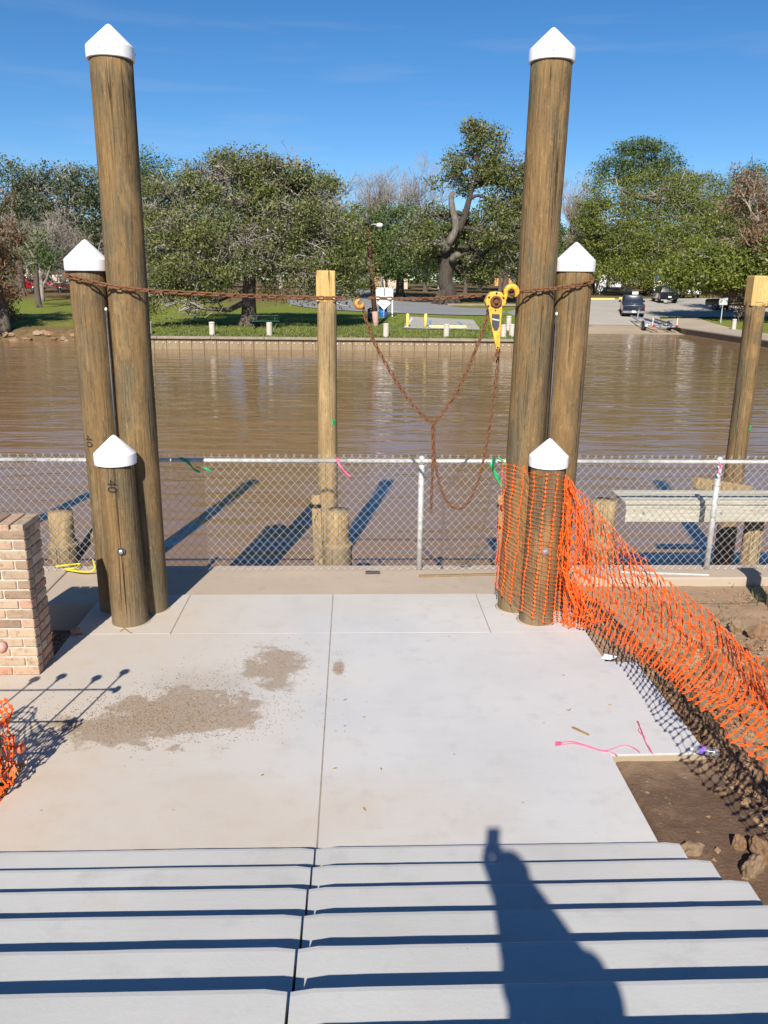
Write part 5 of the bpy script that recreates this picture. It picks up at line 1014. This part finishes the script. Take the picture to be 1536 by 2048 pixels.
# ------------------------------------------------------------------ brick pier
t = thing('brick_pier', 'tan and red brick pier at the left edge of the slab', 'pier', (-2.45, 5.935, 0))
PW, PD, PH = .74, .33, 1.19
G().box((-PW/2, PD/2, PH/2-.02), (PW-.024, PD-.024, PH+.03)).build('mortar_core', MT['mortar'], t)
bms = {}
def brick(cx_, cy_, cz_, dx, dy, dz):
    key = (round(dx, 3), round(dy, 3), round(dz, 3))
    if key not in bms: bms[key] = G().box((0, 0, 0), (dx, dy, dz), None, .005).mesh('brick')
    o = obj('brick', bms[key], MT['brick'], t, loc=(cx_+random.uniform(-.0015, .0015), cy_+random.uniform(-.0015, .0015), cz_)); o.rotation_euler = (random.uniform(-.008, .008),)*2+(0,)
CH = .0795; nC = 15
for c in range(nC):
    z = .034+c*CH; dz = CH-.016
    x = 0.0; first = .2 if c % 2 == 0 else .092
    while x > -PW+.03:
        l = first if x == 0 else .2
        l = min(l, PW+x); brick(x-l/2, .046, z, l-.001, .092, dz); x -= l+.012
    y = .105 if c % 2 == 0 else .105; first = .105 if c % 2 == 0 else .215
    while y < PD-.03:
        l = min(first, PD-y); brick(-.046, y+l/2, z, .092, l-.012, dz); y += l; first = .215
k = 0; x = 0
while x > -PW+.05: brick(x-.052, PD/2, PH+.010, .090, PD-.002, .05); x -= .104

# ------------------------------------------------------------------ reinforcing bars and caps on the left
def rebar(label, a, b, capmat, cat='rebar'):
    a, b = Vector(a), Vector(b); t = thing('steel_bar', label, cat, a); d = b-a; n = max(8, int(d.length/.03)); G().tube([d*(i/n) for i in range(n+1)], [.0075+(.0012 if i % 2 else 0) for i in range(n+1)], 7).build('bar', MT['steel'], t, True)
    m = d.to_track_quat('Z', 'Y').to_matrix(); G().lathe([(.014, -.05), (.017, -.012), (.034, -.004), (.037, .008), (.03, .024), (.012, .034), (.003, .036)], 16, d, m).build('safety_cap', MT[capmat], t, True); return t
for i, (sx, sy) in enumerate(((248, 1345), (192, 1357), (122, 1354), (68, 1360))):
    S = atz(sx, sy, 0); h_ = (S.y-4.43)/(SUN.y/-SUN.z); rebar(['upright capped steel bar at the slab side of the left cage', 'second upright capped bar of the left cage', 'third upright capped bar of the left cage', 'outermost upright capped bar of the left cage'][i], (S.x-SUN.x/-SUN.z*h_, 4.43, -.4), (S.x-SUN.x/-SUN.z*h_, 4.43, h_), 'cap')
for i, (z, x1, cm, lab) in enumerate(((.22, -2.045, 'cap', 'lowest level capped bar of the left cage'), (.58, -2.13, 'cap', 'middle level capped bar of the left cage'), (.93, -2.04, 'pinkcap', 'top level capped bar with faded cap in the left cage'))):
    rebar(lab, (-3.0, 4.45 if i else 4.53, z), (x1, 4.45 if i else 4.53, z), cm)
# ------------------------------------------------------------------ orange nets
def net(name, label, S, nu, nv, r=.0032, node=.012, seed=0):
    rg = random.Random(seed); g = G(); P = [[S(i/nu, j/nv) for j in range(nv+1)] for i in range(nu+1)]
    base = P[0][0].copy(); P = [[p-base for p in row] for row in P]
    V = []; F = []
    def bar(a, b, ra, sag=0):
        d = b-a
        if d.length < 1e-4: return
        u = d.orthogonal().normalized(); w_ = d.cross(u).normalized(); m = (a+b)/2+Vector((rg.uniform(-1, 1), rg.uniform(-1, 1), rg.uniform(-1, 1)))*d.length*sag; o = len(V)
        for p, q in ((a, ra*1.6), (m, ra), (b, ra*1.6)):
            for k in range(3): an = 2.094*k; V.append(p+(u*math.cos(an)+w_*math.sin(an))*q)
        for s in (0, 3):
            for k in range(3): F.append((o+s+k, o+s+(k+1) % 3, o+s+3+(k+1) % 3, o+s+3+k))
    for i in range(nu+1):
        for j in range(nv+1):
            p = P[i][j]; q = P[min(i+1, nu)][j]-P[max(i-1, 0)][j]; s = P[i][min(j+1, nv)]-P[i][max(j-1, 0)]
            if q.length < 1e-5 or s.length < 1e-5: continue
            q.normalize(); s.normalize(); nn = q.cross(s)*.0025; o = len(V)
            for sg in (1, -1): V.extend([p+q*node+nn*sg, p+s*node*1.3+nn*sg, p-q*node+nn*sg, p-s*node*1.3+nn*sg])
            F.extend([(o, o+1, o+2, o+3), (o+7, o+6, o+5, o+4)]+[(o+k, o+4+k, o+4+(k+1) % 4, o+(k+1) % 4) for k in range(4)])
            if i < nu: bar(p, P[i+1][j], r*.62, .12)
            if j < nv: bar(p, P[i][j+1], r*1.15, .06)
    g.v = [tuple(v) for v in V]; g.f = F; return tag(g.build(name, MT['orange'], None, False, base), label, 'net')
# wrapped round the right cluster, then swagged along the stair side
topc = [(1.372, 7.30, 1.43), (1.40, 7.16, 1.42), (1.50, 7.098, 1.425), (1.575, 6.86, 1.42), (1.70, 6.80, 1.42), (1.83, 6.85, 1.40), (1.875, 6.95, 1.36), (1.92, 6.86, 1.31), (2.0, 6.5, 1.19), (2.11, 6.0, 1.08), (2.22, 5.5, .98), (2.30, 5.0, .94), (2.31, 4.5, .95), (2.28, 4.0, 1.0), (2.26, 3.4, 1.08), (2.25, 2.7, 1.18)]
botc = [(1.352, 7.30, .26), (1.365, 7.17, .22), (1.46, 7.095, .13), (1.55, 6.835, .14), (1.68, 6.79, .07), (1.82, 6.84, .03), (1.90, 6.90, .02), (1.98, 6.80, .02), (2.07, 6.50, .12), (2.10, 5.85, .27), (2.07, 5.2, .42), (2.03, 4.6, .57), (2.02, 4.1, .67), (2.04, 3.65, .71), (2.07, 3.2, .76), (2.10, 2.7, .85)]
TS = spline(topc, 400); BS = spline(botc, 400)
def SW(u, v):                                         # wrapped part
    k = min(399, max(0, int((u-.05*v*u)*.45*399))); p = TS[k].lerp(BS[k], v)
    return p+Vector((noise.noise(Vector((u*14, v*9, 1))), noise.noise(Vector((u*14, v*9, 7))), .6*noise.noise(Vector((u*9, v*7, 4)))))*.014
def SS(u, v):                                         # free swag with belly and folds
    k = min(399, int((.42+.58*u)*399)); p = TS[k].lerp(BS[k], v); f = ss(0, .15, u)
    fold = noise.noise(Vector((u*8, v*2.4, 4))); f2 = noise.noise(Vector((u*20, v*6, 11)))+.6*noise.noise(Vector((u*43, v*13, 17)))
    return p+Vector((.10*math.sin(math.pi*v)*f+.06*fold*f+.018*f2, .04*fold*f+.03*f2, -.06*f*math.sin(math.pi*v)+.02*f2))
net('safety_net', 'orange plastic safety net wrapped tightly round the right piles', SW, 9, 34, .0022, .0115, 3)
net('safety_net', 'orange plastic safety net swagged from the right piles along the stairs', SS, 50, 12, .0034, .017, 4)
def S1b(u, v):                                        # the gathered second fold at the corner
    a = 1.88+.20*u+.05*math.sin(v*9); y = 6.88-.12*math.sin(u*7)-.1*u; z = 1.33*(1-v)*(1-.55*u)+.03
    return Vector((a+.035*noise.noise(Vector((u*6, v*9, 2))), y+.05*noise.noise(Vector((u*6, v*9, 8))), z))
net('safety_net', 'bunched spare fold of orange net hanging at the corner of the netted pile', S1b, 10, 24, .0034, .011, 5)
def SS2(u, v):                                        # a second, slacker fold behind
    p = SS(.02+.96*u, .12+.76*v); q = noise.noise(Vector((u*9, v*3, 31))); return p+Vector((.09+.05*q, .03*q, -.05-.06*math.sin(u*5)+.03*q))
net('safety_net', 'slack rear fold of the orange net swagged along the stairs', SS2, 44, 8, .0034, .018, 6)
t = thing('net_stake', 'steel stake holding the orange net beside the upper stairs', 'stake', (2.18, 2.68, 0)); G().tube([(0, 0, -.1), (.07, 0, 1.28)], .012, 8).build('shaft', MT['steel'], t, True); G().lathe([(.02, 1.26), (.03, 1.28), (.03, 1.3), (.01, 1.31)], 12, (.07, 0, 0)).build('safety_cap', MT['cap'], t, True)
def S2(u, v):
    a = u*7.2; rr_ = .10+.05*math.sin(a*1.7+v*4); x = lerp(-2.66, -2.06, u)+.05*noise.noise(Vector((u*7, v*4, 0))); y = 4.40+rr_*math.sin(a)+.06*noise.noise(Vector((u*6, v*5, 3)))
    z = lerp(.70, .05, v)-.12*u*(1-v)+.07*noise.noise(Vector((u*5, v*6, 9)))
    return Vector((x, y-.05*v, z))
net('safety_net', 'crumpled orange safety net hung on the left steel cage', S2, 30, 13, .0038, .014, 9)
def S3(u, v):
    return Vector((lerp(-2.7, -2.08, u)+.06*noise.noise(Vector((u*5, v*6, 20))), 4.30+.07*math.sin(u*11+v*3), lerp(.55, -.05, v)+.08*noise.noise(Vector((u*6, v*5, 30)))))
net('safety_net', 'second loose layer of orange net low on the left steel cage', S3, 24, 11, .0038, .014, 10)

# ------------------------------------------------------------------ earth clods and stones
cm_ = [rock_mesh('earth_clod', 10+k, .6 if k < 7 else .38, 2 if k < 7 else 3, (1, .9, .75)) for k in range(10)]
rr = random.Random(21)
def clod(x, y, s, mat, lab, group, name='earth_clod', cat='clod'):
    o = tag(obj(name, cm_[rr.randrange(7) if name == 'earth_clod' else 7+rr.randrange(3)], mat, loc=(x, y, near_h(x, y)+s*.25)), lab, cat, group); o.scale = (s*rr.uniform(.8, 1.3), s*rr.uniform(.8, 1.2), s*rr.uniform(.7, 1.1)); o.rotation_euler = (rr.uniform(0, 6), rr.uniform(0, 6), rr.uniform(0, 6)); return o
for i in range(290):
    x = 2.44+abs(rr.gauss(0, .5)); y = rr.uniform(3.3, 6.4)
    if x < 2.45+.25*max(0, 4.6-y): x += .25
    clod(x, y, rr.choice((.024, .03, .036, .044, .054, .07)), MT['clod'], 'brown clod of earth in the spoil beside the slab', 'earth clods beside the slab')
for (px, py, s, lab) in ((1440, 1595, .05, 'flat brown stone half sunk in the wet mud'), (1500, 1752, .085, 'large pale stone beside the lower steps'), (1520, 1720, .075, 'tan stone behind the large pale one by the steps'), (1382, 1708, .05, 'small pale stone touching the end of the lowest step'), (1478, 1700, .055, 'reddish stone on the mud near the lower steps'), (1475, 1270, .09, 'large tan boulder of earth beyond the orange net'), (1520, 1290, .10, 'pale crumbly boulder at the right of the spoil'), (1405, 1545, .045, 'pale mortar lump below the water bottle')):
    p = atz(px, py, -.08); clod(p.x, p.y, s, MT['rock'] if 'pale' in lab or 'large' in lab else MT['clod'], lab, None, 'field_stone', 'stone')
V = []; F = []
for (n_, gen) in ((5200, lambda: (2.38+abs(rr.gauss(0, .75)), rr.uniform(2.9, 6.6))), (700, lambda: (rr.uniform(-3.3, -2.48), rr.uniform(6.3, 7.4))), (500, lambda: (rr.uniform(2.1, 5), rr.uniform(6.4, 8.0))), (14, lambda: (rr.uniform(1.75, 2.4), rr.uniform(2.6, 4.7)))):
    for _ in range(n_):
        x, y = gen(); s = rr.uniform(.006, .024); z = near_h(x, y)+s*.3; o = len(V)
        for q in ((1, 0, 0), (-1, 0, 0), (0, 1, 0), (0, -1, 0), (0, 0, .8), (0, 0, -.8)): V.append((x+s*(q[0]+rr.uniform(-.4, .4)), y+s*(q[1]+rr.uniform(-.4, .4)), z+s*(q[2]+rr.uniform(-.3, .3))))
        F += [(o+a, o+b, o+c) for a, b, c in ((0, 2, 4), (2, 1, 4), (1, 3, 4), (3, 0, 4), (2, 0, 5), (1, 2, 5), (3, 1, 5), (0, 3, 5))]
g = G(); g.v = V; g.f = F; tag(g.build('gravel', MT['clod']), 'small crumbs of earth and gravel', 'gravel', kind='stuff')
# weeds on the dirt
rg = np.random.default_rng(4); V = []; T = []
for (px, py, n_) in ((1530, 1200, 60), (1440, 1232, 25), (1320, 1238, 16), (1300, 1222, 14), (1500, 1185, 20)):
    c = atz(px, py, -.03)
    for _ in range(n_):
        b = c+Vector((rg.normal()*.10, rg.normal()*.10, 0)); a = rg.uniform(0, 6.28); d = Vector((math.cos(a), math.sin(a), 0)); tip = b+d*rg.uniform(.02, .07)+Vector((0, 0, rg.uniform(.02, .08))); s_ = Vector((-d.y, d.x, 0))*.006; V += [b-s_, b+s_, tip]; T += [rg.uniform(.2, .9)]*3
tag(obj('weeds', fast_mesh('weeds', np.array([v[:] for v in V]), np.arange(len(V)).reshape(-1, 3), np.array(T)), MT['fgrass']), 'sparse green weeds on the bare dirt', 'weeds', kind='stuff')
# a timber post just past the right edge whose shadow falls on the dirt
t = thing('timber_post', 'squat timber post on the dirt at the right end of the fence', 'post', (4.15, 7.35, 0)); G().box((0, 0, .3), (.14, .14, .8), None, .01).build('shaft', MT['wood2'], t); G().box((0, 0, .715), (.19, .19, .04), None, .008).build('top_plate', MT['wood2'], t)

# ------------------------------------------------------------------ the photographer on the landing
def skin_obj(name, verts, edges, radii, mat, parent, root=0):
    me = bpy.data.meshes.new(name); me.from_pydata([Vector(v) for v in verts], edges, []); o = obj(name, me, mat, parent)
    m = o.modifiers.new('skin', 'SKIN'); m.use_smooth_shade = True
    if not me.skin_vertices: me.skin_vertices.new(name='skin')
    for i, r in enumerate(radii):
        sv = me.skin_vertices[0].data[i]; sv.radius = r if hasattr(r, '__len__') else (r, r); sv.use_root = (i == root)
    s = o.modifiers.new('sub', 'SUBSURF'); s.levels = 1; s.render_levels = 2; return o
LZ = RISE*9; px_, py_ = .125, -.40
pers = thing('person', 'person in grey shirt and jeans holding up a phone on the landing', 'person', (px_, py_, LZ))
bv = [(.04, 0, .90), (.04, .01, 1.10), (.04, .01, 1.30), (.02, .0, 1.40), (-.03, .03, 1.47), (-.085, .06, 1.60), (-.09, .06, 1.69),
      (.10, 0, .86), (.11, .02, .48), (.11, -.02, .08), (.12, .12, .04), (-.10, 0, .86), (-.11, .02, .48), (-.11, -.02, .08), (-.12, .12, .04),
      (.18, 0, 1.36), (.17, .16, 1.27), (.03, .30, 1.44), (-.065, .365, 1.52), (-.06, .05, 1.34), (-.06, .17, 1.25), (-.09, .30, 1.40), (-.155, .365, 1.52)]
be = [(0, 1), (1, 2), (2, 3), (3, 4), (4, 5), (5, 6), (0, 7), (7, 8), (8, 9), (9, 10), (0, 11), (11, 12), (12, 13), (13, 14), (2, 15), (15, 16), (16, 17), (17, 18), (2, 19), (19, 20), (20, 21), (21, 22)]
br_ = [(.16, .11), (.15, .105), (.17, .11), (.07, .07), (.055, .055), (.088, .10), (.07, .08), .085, .058, .042, .035, .085, .058, .042, .035, .06, .045, .034, .026, .06, .045, .034, .026]
skin_obj('body', bv, be, br_, MT['skin'], pers)
skin_obj('shirt', [bv[i] for i in (0, 1, 2, 3, 15, 16, 19, 20)], [(0, 1), (1, 2), (2, 3), (2, 4), (4, 5), (2, 6), (6, 7)], [(.17, .13), (.165, .125), (.165, .13), (.075, .075), .075, .06, .07, .06], MT['shirt'], pers)
skin_obj('trousers', [bv[i] for i in (0, 7, 8, 9, 11, 12, 13)], [(0, 1), (1, 2), (2, 3), (0, 4), (4, 5), (5, 6)], [(.175, .125), .10, .075, .065, .10, .075, .065], MT['jeans'], pers)
G().lathe([(.02, .125), (.06, .11), (.095, .06), (.102, .0), (.095, -.03), (.05, -.04)], 16, (-.09, .045, 1.63)).build('hair', MT['hair'], pers, True)
for sx, base in ((1, Vector((-.065, .365, 1.52))), (-1, Vector((-.155, .365, 1.52)))):       # fingers closing on the phone's edges
    for k, l in enumerate((.070, .078, .074, .06)):
        z = -.03+.019*k; skin_obj('finger', [base+Vector((0, 0, z)), base+Vector((-sx*.004, .016, z+.004)), base+Vector((-sx*.02, .024, z+.006)), base+Vector((-sx*(.02+l*.35), .021, z+.006))], [(0, 1), (1, 2), (2, 3)], [.010, .009, .008, .007], MT['skin'], pers)
    skin_obj('thumb', [base+Vector((sx*.01, -.005, -.03)), base+Vector((-sx*.005, -.02, .0)), base+Vector((-sx*.03, -.018, .02))], [(0, 1), (1, 2)], [.012, .011, .009], MT['skin'], pers)
t = thing('smart_phone', 'black phone held upright in both hands', 'phone', (.014, -.035, 2.885)); G().box((0, 0, .06), (.078, .009, .165), None, .003).build('shell', MT['phone'], t); G().lathe([(.009, .004), (.009, .007), (.004, .0075)], 12, (-.022, 0, .118), Matrix.Rotation(R_(-90), 3, 'X')).build('lens', MT['glass'], t); G().box((0, -.0048, .06), (.072, .001, .155)).build('screen', MT['glass'], t)
